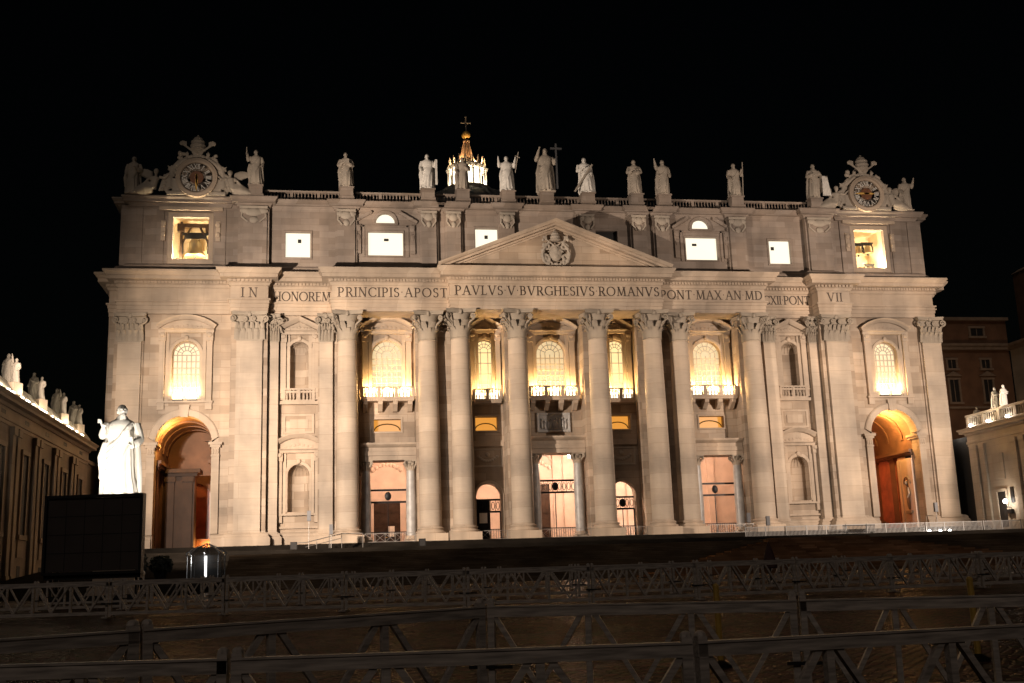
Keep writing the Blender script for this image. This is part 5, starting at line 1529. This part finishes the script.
# palace blocks beyond the right wing
def window_at(par, c, wd, hgt, axis, pos, trim=M_palt, hood=False, depth=.25):
    """dark window with frame on a wall facing -Y (axis y) or -X (axis x)"""
    m = MB(); fm = MB()
    a, z = c
    def bx(mb, u0, u1, d0, d1, z0, z1):
        if axis == 'y': mb.box(u0, u1, pos-d1, pos-d0, z0, z1)
        else: mb.box(pos-d1, pos-d0, u0, u1, z0, z1)
    bx(m, a-wd/2, a+wd/2, -.1, .03, z-hgt/2, z+hgt/2)
    o = obj('window', m, M_dark, par, 0)
    bx(fm, a-wd/2-.4, a-wd/2-.01, -.1, .2, z-hgt/2, z+hgt/2); bx(fm, a+wd/2+.01, a+wd/2+.4, -.1, .2, z-hgt/2, z+hgt/2)
    bx(fm, a-wd/2-.5, a+wd/2+.5, -.1, .25, z+hgt/2, z+hgt/2+.4); bx(fm, a-wd/2-.6, a+wd/2+.6, -.1, .4, z-hgt/2-.4, z-hgt/2)
    bx(fm, a-.06, a+.06, .035, .09, z-hgt/2, z+hgt/2)
    if hood:
        if axis == 'y': fm.prism([(a-wd/2-.9, z+hgt/2+.7), (a+wd/2+.9, z+hgt/2+.7), (a, z+hgt/2+1.7)], pos-.4, pos)
        else: fm.prism([(a-wd/2-.9, z+hgt/2+.7), (a+wd/2+.9, z+hgt/2+.7), (a, z+hgt/2+1.7)], pos-.4, pos, 'x')
    obj('frame', fm, trim, o, 0)
PA = thing('palace', 'dim brown palace block with framed windows behind the right wing', 'building')
mb = MB(); mb.box(80, 104, 60, 80, -2, 42.3); obj('wall', mb, M_palace, PA, 0)
mb = MB(); mb.box(79.7, 104, 59.3, 60, 36.4, 37.1); mb.box(79.5, 104, 59.0, 60, 37.1, 37.6); mb.box(79.6, 104.2, 59.2, 80.2, 42.3, 42.9); mb.box(79.7, 104, 59.6, 60, 24.8, 25.2); obj('cornice', mb, M_palt, PA, 0)
for x in (91.4, 98.6): window_at(PA, (x, 33.6), 1.7, 1.7, 'y', 60); window_at(PA, (x, 28.3), 1.8, 4.4, 'y', 60, hood=True)
window_at(PA, (97.5, 40.0), 2.6, 1.6, 'y', 60)
PB = thing('palace', 'dim palace range with cornice and arched window, at the right frame edge', 'building')
mb = MB(); mb.box(104.3, 130, 8, 60, -2, 36.3); obj('wall', mb, M_rwing, PB, 0)
mb = MB(); mb.box(103.6, 130, 7.6, 60, 36.3, 37.0); mb.box(103.2, 130, 7.2, 60, 37.0, 37.5); obj('cornice', mb, M_palt, PB, 0)
for y in (54, 44, 34): window_at(PB, (y, 29), 2.0, 4.6, 'x', 104.3, hood=True)
PT = thing('tower', 'dark reddish tower barely lit at the right frame edge', 'building')
mb = MB(); mb.box(131, 150, 90, 95, -2, 62); obj('wall', mb, M_palace, PT, 0)
mb = MB(); mb.prism([(130.7, 62), (150.3, 62), (148, 63.4), (133, 63.4)], 89.7, 95.3); obj('roof', mb, M_palt, PT, 0)
window_at(PT, (134, 56), 1.8, 3, 'y', 90)
spot('palace_fill_beam', (84, 36, 17), (96, 60, 31), 2600, 80, (1, .66, .4))  # unseen spot added to brighten the palace fronts

# ---------------------------------------------------------------- statue, screen and other things on the square
BST = thing('robed_statue', 'brilliantly lit white statue of a bearded robed man behind the black screen', 'statue', (-41.1, -67.2, .75))
m = robed(101, arm_r=((-.19, -.03, .66), (-.165, -.15, .73)), arm_l=((.2, -.02, .61), (.14, -.16, .56)), wide=1.12, head_turn=.35)
h = 5.55
sc = MB(); sc.v = [(x*h, y*h, z*h) for x, y, z in m.v]; sc.f = m.f
o = remesh(sc, .036, 'figure', M_white, 2); o.parent = BST
m = MB(); m.tube([(.15*h, -.17*h, .50*h), (.13*h, -.19*h, .62*h)], .022*h, 8); obj('scroll', m, M_white, BST)
m = MB(); m.tube([(-.165*h, -.17*h, .72*h), (-.19*h, -.2*h, .81*h)], .012*h, 6); m.box(-.215*h, -.19*h, -.205*h, -.195*h, .775*h, .815*h); obj('key', m, M_white, BST)
m = MB(); m.box(-1.25, 1.25, -.95, .95, -.5, -.05); m.box(-1.15, 1.15, -.85, .85, -5.4, -.5); m.box(-1.4, 1.4, -1.1, 1.1, -6.1, -5.3); m.box(-1.35, 1.35, -1.05, 1.05, -.62, -.5)
obj('pedestal', m, M_trim, BST, 0)

SC = thing('video_screen', 'large black blank video screen on a dark frame, in front of the bright statue', 'screen', (-40.75, -75.9, 0), rz=-.16)
m = MB(); m.box(-2.42, 2.42, -.06, .1, -3.75, .0); obj('panel', m, plain('screen_black', (.05, .042, .04), .35, 0, .1, 1), SC, 0)
m = MB()
for k in range(1, 5): m.box(-2.42+4.84*k/5-.012, -2.42+4.84*k/5+.012, -.075, -.055, -3.75, 0)
for k in range(1, 4): m.box(-2.42, 2.42, -.078, -.057, -3.75*k/4-.012, -3.75*k/4+.012)
obj('panel_seams', m, M_iron, SC, 0)
m = MB(); m.sweep_xz(rect(-2.42, 2.42, -3.78, .02)[::-1], [(0, 0), (0, .2), (.14, .2), (.14, -.3), (0, -.3)], 0, closed=True)
obj('frame', m, M_iron, SC, 0)
m = MB()
for q in (-2.2, 2.2):
    for yy in (.3, 1.1): m.box(q-.06, q+.06, yy-.06, yy+.06, -5.5, -.4 if yy < 1 else -3.5)
    m.tube([(q, 1.1, -3.6), (q, .3, -.6)], .05, 5); m.tube([(q, .3, -5.3), (q, 1.1, -3.7)], .04, 5)
m.box(-2.3, 2.3, -.1, 1.3, -5.5, -5.0); m.box(-2.5, 2.5, .0, .24, -4.15, -3.92)
obj('stand', m, M_iron, SC, 0)

# glazed kiosk with a lit tube
KI = thing('glass_kiosk', 'small glazed kiosk with rounded roof and a lit tube below the left archway', 'kiosk', (-37.9, -48.2, -4.2))
gm, gt, gp = new_mat('kiosk_glass'); gp.inputs['Base Color'].default_value = (.05, .055, .06, 1); gp.inputs['Roughness'].default_value = .22; gp.inputs['Alpha'].default_value = .35; gp.inputs['Specular IOR Level'].default_value = .8
m = MB(); m.lathe(0, 0, [(1.38, .2), (1.38, 1.9)], 8, cap=False); obj('glazing', m, gm, KI, 0)
m = MB(); m.lathe(0, 0, [(1.6, 1.92), (1.5, 2.05), (1.0, 2.4), (.5, 2.65), (.05, 2.8)], 8); obj('roof', m, gm, KI, 40)
m = MB()
for i in range(8):
    a = 2*PI*i/8; m.tube([(1.4*math.cos(a), 1.4*math.sin(a), 0), (1.4*math.cos(a), 1.4*math.sin(a), 1.9), (1.52*math.cos(a), 1.52*math.sin(a), 2.06), (1.0*math.cos(a), 1.0*math.sin(a), 2.43), (.05, 0, 2.83)], .035, 5)
m.lathe(0, 0, [(1.45, 0), (1.45, .2)], 8); obj('frame', m, plain('kiosk_metal', (.35, .36, .38), .3, .8, .1, 2), KI, 0)
m = MB(); m.tube([(.1, -1.2, .3), (.1, -1.2, 1.85)], .085, 8); obj('lit_tube', m, emit('tube_glass', (1, .96, .92), 3), KI)
point('bulb', (.1, -1.9, 1.6), 60, (1, .95, .9), .1, KI)

# planter shrubs and bollard near the left arch
def shrub(loc, r, h, seed, label):
    rnd = random.Random(seed)
    t = thing('shrub', label, 'shrub', loc, 'shrubs at the left archway')
    m = MB()
    for i in range(900):
        a = rnd.uniform(0, 2*PI); u = rnd.random()**.5; z = rnd.uniform(.05, 1)
        rr = r*u*math.sqrt(max(.05, 1-(z-.45)**2*2.2))
        p = Vector((rr*math.cos(a), rr*math.sin(a), .5+z*h)); q = .16
        d1 = Vector((rnd.uniform(-1, 1), rnd.uniform(-1, 1), rnd.uniform(-1, 1))).normalized()*q; d2 = d1.orthogonal().normalized()*q*.5
        m.add([p-d1, p+d2, p+d1, p-d2], [(0, 1, 2, 3)])
    obj('foliage', m, plain('dark_leaves', (.018, .022, .014), .6, 0, .4, 5) if not bpy.data.materials.get('dark_leaves') else bpy.data.materials['dark_leaves'], t, 0)
    m = MB(); m.lathe(0, 0, [(r*.45, 0), (r*.62, .62), (r*.66, .68), (r*.5, .68)], 14); obj('pot', m, M_iron, t)
    m = MB(); m.tube([(0, 0, .5), (.05, 0, .5+h*.6)], .05, 5); obj('stem', m, M_bronze, t)
shrub((-43.4, -46.5, -4.0), 1.0, 1.7, 1, 'dark rounded potted shrub nearest the bright statue')
shrub((-41.6, -45.5, -3.9), .9, 1.2, 2, 'lower dark potted shrub beside the glazed kiosk')
t = thing('stone_bollard', 'pale stone bollard between the black screen and the shrubs', 'bollard', (-41.2, -58.0, -5.0))
m = MB(); m.lathe(0, 0, [(.42, 0), (.42, .2), (.32, .3), (.3, 1.2), (.36, 1.3), (.36, 1.42), (.25, 1.6), (.02, 1.68)], 16); obj('body', m, M_white, t)

# pale fence along the right of the platform, railings and small fittings on the platform
def fence_panel(L_=2.5, h=1.25):
    t = thing('fence_panel', 'pale metal fence panel in the long row right of the portico', 'fence', (0, 0, 0), 'pale fence panels on the platform')
    m = MB()
    m.box(-L_/2+.03, L_/2-.03, -.03, .03, h-.08, h); m.box(-L_/2+.03, L_/2-.03, -.03, .03, .12, .2)
    obj('rails', m, M_fence, t, 0)
    m = MB()
    n = 15
    for i in range(n): x = -L_/2+.1+(L_-.2)*i/(n-1); m.box(x-.03, x+.03, -.018, .018, .2, h-.08)
    obj('bars', m, M_fence, t, 0)
    for q in (-1, 1):
        m = MB(); m.box(q*(L_/2-.03)-.035, q*(L_/2-.03)+.035, -.035, .035, 0, h+.04); m.box(q*(L_/2-.03)-.06, q*(L_/2-.03)+.06, -.3, .3, 0, .04); obj('post', m, M_fence, t, 0)
    return t
fp = fence_panel()
zpl = za
xs_f = [20.2+2.5*i for i in range(14)]
for i, x in enumerate(xs_f):
    o = fp if i == 0 else copy_tree(fp)
    o.location = (x, -12.3+.12*math.sin(i*1.9), zpl+.0); o.rotation_euler = (0, 0, .03*math.sin(i*2.3))
for i in range(7):
    o = copy_tree(fp); o.location = (54.2-.02*i, -13.6-2.5*i, zpl if i < 2 else zpl); o.rotation_euler = (0, 0, PI/2)
    if i >= 2: COL.objects.unlink(o) if False else None
    if -13.6-2.5*i < -17.5:
        for ch in list(o.children): bpy.data.objects.remove(ch)
        bpy.data.objects.remove(o)
def iron_rail(c0, c1, y, z, label):
    t = thing('railing', label, 'railing', ((c0+c1)/2, y, z), 'low railings between the column bases')
    m = MB(); L_ = c1-c0
    m.box(-L_/2, L_/2, -.03, .03, 1.1, 1.17); m.box(-L_/2, L_/2, -.025, .025, .12, .17)
    n = max(2, round(L_/1.3)); w_ = L_/n
    for i in range(n+1): m.box(-L_/2+i*w_-.03, -L_/2+i*w_+.03, -.03, .03, 0, 1.1)
    for i in range(n):
        a = -L_/2+i*w_
        m.tube([(a+.03, 0, .16), (a+w_-.03, 0, 1.1)], .025, 4); m.tube([(a+.03, .002, 1.1), (a+w_-.03, .002, .16)], .025, 4)
    obj('frame', m, plain('grey_rail', (.30, .28, .26), .5, .4, .1, 3) if not bpy.data.materials.get('grey_rail') else bpy.data.materials['grey_rail'], t, 0)
for a, b, lab in ((-24.4, -18.4, 'low crossed railing before the left doorway bay'), (-10.5, -7.15, 'low crossed railing before the left narrow archway'), (-3.25, 3.25, 'low crossed railing before the central doorway'), (7.15, 10.5, 'low crossed railing before the right narrow archway'), (18.4, 24.4, 'low crossed railing before the right doorway bay')):
    iron_rail(a, b, -1.2, 0, lab)
# ramp railing left
t = thing('railing', 'sloping pale handrail rising to the left column base', 'railing', (0, 0, 0))
m = MB(); m.tube([(-32.5, -9.5, zpl+.95), (-31.2, -9.5, zpl+1.0), (-27.2, -6.4, 1.0), (-24.8, -6.4, 1.0)], .05, 6); m.tube([(-31.2, -9.5, zpl+.5), (-27.2, -6.4, .5)], .035, 6)
for x, y, z in ((-32.5, -9.5, zpl), (-30, -8.6, zpl+.1), (-28.6, -7.5, -.5), (-27.2, -6.5, -.9), (-24.8, -6.4, -.9)): m.tube([(x, y, z-.1), (x, y, z+1.0 if z > -.4 or x < -29 else 1.0)], .04, 5)
obj('frame', m, bpy.data.materials['grey_rail'], t)
# dark floor boxes and pole loudspeakers
for x, y, lab in ((-32.4, -12.6, 'small black box on the platform before the left niche bay'), (-18.5, -12.6, 'small black box on the platform before the second column')):
    t = thing('floor_box', lab, 'loudspeaker', (x, y, zpl), 'black boxes on the platform')
    m = MB(); m.box(-.36, .36, -.3, .3, .06, .95); obj('body', m, M_iron, t, 0)
    m = MB(); m.box(-.3, .3, -.32, -.3, .15, .88); obj('grille', m, M_dark, t, 0)
    m = MB()
    for q in (-.28, .28): m.box(q-.05, q+.05, -.2, .2, 0, .07)
    obj('foot', m, M_iron, t, 0)
for x, y, hgt, lab in ((-30.8, -12.2, 4.3, 'tall thin pole with grey loudspeaker beside the lower left niche'), (-28.4, -9.8, 2.9, 'shorter thin pole loudspeaker beside the left column base'), (19.6, -12.0, 2.9, 'thin pole loudspeaker beside the right doorway'), (22.1, -11.6, 2.5, 'thin pole loudspeaker before the right column'), (43.5, -11.6, 3.6, 'thin pole loudspeaker before the right archway')):
    t = thing('pole_speaker', lab, 'loudspeaker', (x, y, zpl), 'pole loudspeakers on the platform')
    m = MB(); m.tube([(0, 0, 0), (0, 0, hgt-.2)], .04, 6); m.lathe(0, 0, [(.28, 0), (.28, .05), (.05, .1)], 10); obj('pole', m, bpy.data.materials['grey_rail'], t)
    m = MB(); m.box(-.2, .2, -.18, .18, hgt-1.1, hgt); obj('cabinet', m, plain('speaker_grey', (.16, .16, .17), .6, .1, .1, 3) if not bpy.data.materials.get('speaker_grey') else bpy.data.materials['speaker_grey'], t, 0)
for x, lab in ((41.6, 'left glaring floor light at the foot of the pale fence'), (43.0, 'middle glaring floor light at the foot of the pale fence'), (44.2, 'right glaring floor light at the foot of the pale fence')):
    t = thing('floor_light', lab, 'lamp', (x, -12.9, zpl), 'floor lights by the pale fence')
    m = MB(); m.box(-.2, .2, -.12, .15, 0, .12); obj('housing', m, M_iron, t, 0)
    m = MB(); m.ball((0, -.02, .2), .17, .14, .13, 10, 7); obj('glass', m, E_lampw, t)
# dark crowd barrier in front of the pale fence
t = thing('crowd_barrier', 'dark metal crowd barrier standing before the pale fence', 'barrier', (32.2, -14.0, zpl))
m = MB(); m.box(-2.0, 2.0, -.03, .03, 1.0, 1.1); m.box(-2.0, 2.0, -.03, .03, .2, .28)
obj('frame', m, M_iron, t, 0)
m = MB()
for i in range(25): x = -1.95+i*.1625; m.box(x-.02, x+.02, -.02, .02, .28, 1.0)
obj('bars', m, M_iron, t, 0)
for q in (-1.5, 1.5):
    m = MB(); m.tube([(q, -.35, 0), (q, 0, .3), (q, .35, 0)], .04, 5); obj('foot', m, M_iron, t)

# ---------------------------------------------------------------- wooden barriers on the square
BL, BH = 3.6, 1.1
def barrier():
    t = thing('wooden_barrier', 'weathered wooden barrier', 'barrier', (0, 0, 0), 'wooden barriers')
    m = MB(); m.box(0, BL, -.045, .045, BH-.11, BH); m.box(0, BL, -.055, .055, BH, BH+.02); obj('rail', m, M_wood, t, 0)
    m = MB(); m.box(0, BL, -.035, .035, .1, .2); obj('bottom_rail', m, M_wood, t, 0)
    for i in range(4):
        x = BL*i/3
        m = MB()
        x0 = x+(.045 if i == 0 else -.045 if i == 3 else 0)
        if i in (0, 3):
            m.box(x0-.04, x0+.04, -.045, .045, 0, BH+.06); m.lathe(x0, 0, [(.05, BH+.06), (.045, BH+.09), (.02, BH+.11)], 8)
            m.box(x0-.05, x0+.05, -.28, .28, 0, .05)
        else: m.box(x0-.035, x0+.035, -.035, .035, .2, BH-.11)
        obj('post', m, M_wood, t, 0)
    for i in range(3):
        a, b = BL*i/3+.06, BL*(i+1)/3-.06; mid = (a+b)/2
        for p, q in ((a, mid), (b, mid)):
            m = MB(); d = .032*(1 if q > p else -1)
            m.prism([(p-d*.0, BH-.11), (p+d*2.2, BH-.11), (q+d, .2), (q-d, .2)] if q > p else [(p+d*2.2, BH-.11), (p, BH-.11), (q-d, .2), (q+d, .2)], -.03, .03)
            obj('brace', m, M_wood, t, 0)
    m = MB(); m.box(-.22, .3, -.075, -.055, .42, .46); obj('latch', m, M_iron, t, 0)
    return t
bp = barrier()
used = [False]
def put(p0, p1, label, group, zs=1.0, z0=None, z1=None):
    o = bp if not used[0] else copy_tree(bp); used[0] = True
    dx, dy = p1[0]-p0[0], p1[1]-p0[1]; L_ = math.hypot(dx, dy)
    za_, zb_ = gz(p0[1]), gz(p1[1])
    o.location = (p0[0], p0[1], za_-.01); o.rotation_euler = (0, -math.atan2(zb_-za_, L_), math.atan2(dy, dx)); o.scale = ((L_-.03)/BL, 1, zs)
    o['label'] = label; o['group'] = group
    return o
# nearest row
NR = [(-32.9, -127.5), (-29.5, -128.1), (-25.93, -128.6), (-22.4, -128.1), (-18.9, -127.4)]
NLAB = ['wooden barrier of the nearest row, cut off at the left frame edge', 'long wooden barrier of the nearest row, left of the bottom centre', 'wooden barrier of the nearest row, right of the big rounded end post', 'wooden barrier of the nearest row in the bottom right corner']
for i in range(4): put(NR[i], NR[i+1], NLAB[i], 'wooden barriers of the nearest row', .90)
MR = [(-34.6, -128.0), (-30.5, -125.9), (-26.95, -124.1), (-23.6, -125.2), (-20.6, -126.0), (-17.4, -126.6)]
MLAB = ['wooden barrier of the second row at the left frame edge', 'wooden barrier of the second row, with its joint under the black screen', 'wooden barrier of the second row crossing the bright reflection on the cobbles', 'wooden barrier of the second row right of the reflection, with two yellowish posts behind', 'wooden barrier of the second row at the right frame edge']
for i in range(5): put(MR[i], MR[i+1], MLAB[i], 'wooden barriers of the second row', 1.0)
FR = 'barrier in the distant crossing rows of dim wooden barriers, too alike to tell apart'
def frow(p0, p1, n, lab, grp):
    for i in range(n):
        a = i/n; b = (i+1)/n
        j = .25*math.sin(i*2.7)
        put((p0[0]+(p1[0]-p0[0])*a, p0[1]+(p1[1]-p0[1])*a), (p0[0]+(p1[0]-p0[0])*b, p0[1]+(p1[1]-p0[1])*b+j*.3), lab, grp, 1.0)
frow((-50, -96), (-21, -104), 8, 'dim barrier in the first distant row left of the reflection', 'first distant row, left half')
frow((-21, -104), (3, -101), 7, 'dim barrier in the first distant row right of the reflection', 'first distant row, right half')
frow((-47, -88), (-16, -96), 9, 'dim barrier in the second distant row left of centre', 'second distant row, left half')
frow((-16, -96), (13, -90), 8, 'dim barrier in the second distant row right of centre', 'second distant row, right half')
frow((-42, -80), (16, -82), 16, 'dim wooden barrier in the farthest row at the foot of the dark steps', 'farthest row of barriers')
for x, y, lab in ((-23.25, -121.5, 'yellowish post behind the second barrier row, near the reflection'), (-19.7, -122.2, 'yellowish post behind the second barrier row at the right')):
    t = thing('yellow_post', lab, 'bollard', (x, y, gz(y)), 'yellow posts')
    m = MB(); m.tube([(0, 0, 0), (0, 0, 1.12)], .045, 8); m.ball((0, 0, 1.12), .05, seg=8, rings=5); obj('pole', m, plain('yellow_paint', (.45, .28, .05), .5, 0, .2, 4) if not bpy.data.materials.get('yellow_paint') else bpy.data.materials['yellow_paint'], t)
    m = MB(); m.lathe(0, 0, [(.16, 0), (.16, .04), (.05, .1)], 10); obj('base', m, M_iron, t)
t = thing('folded_parasol', 'dark folded parasol with pointed top standing among the distant barriers', 'parasol', (-9.9, -90.5, gz(-90.5)))
m = MB(); m.lathe(0, 0, [(.30, .75), (.33, .8), (.26, 1.15), (.16, 1.5), (.04, 1.82), (.01, 1.9)], 10); obj('canopy', m, plain('dark_red_cloth', (.05, .02, .018), .8, 0, .2, 3), t)
m = MB(); m.tube([(0, 0, 0), (0, 0, .85)], .035, 6); obj('pole', m, M_iron, t)
m = MB(); m.lathe(0, 0, [(.3, 0), (.3, .1), (.06, .18)], 12); obj('base', m, M_iron, t)
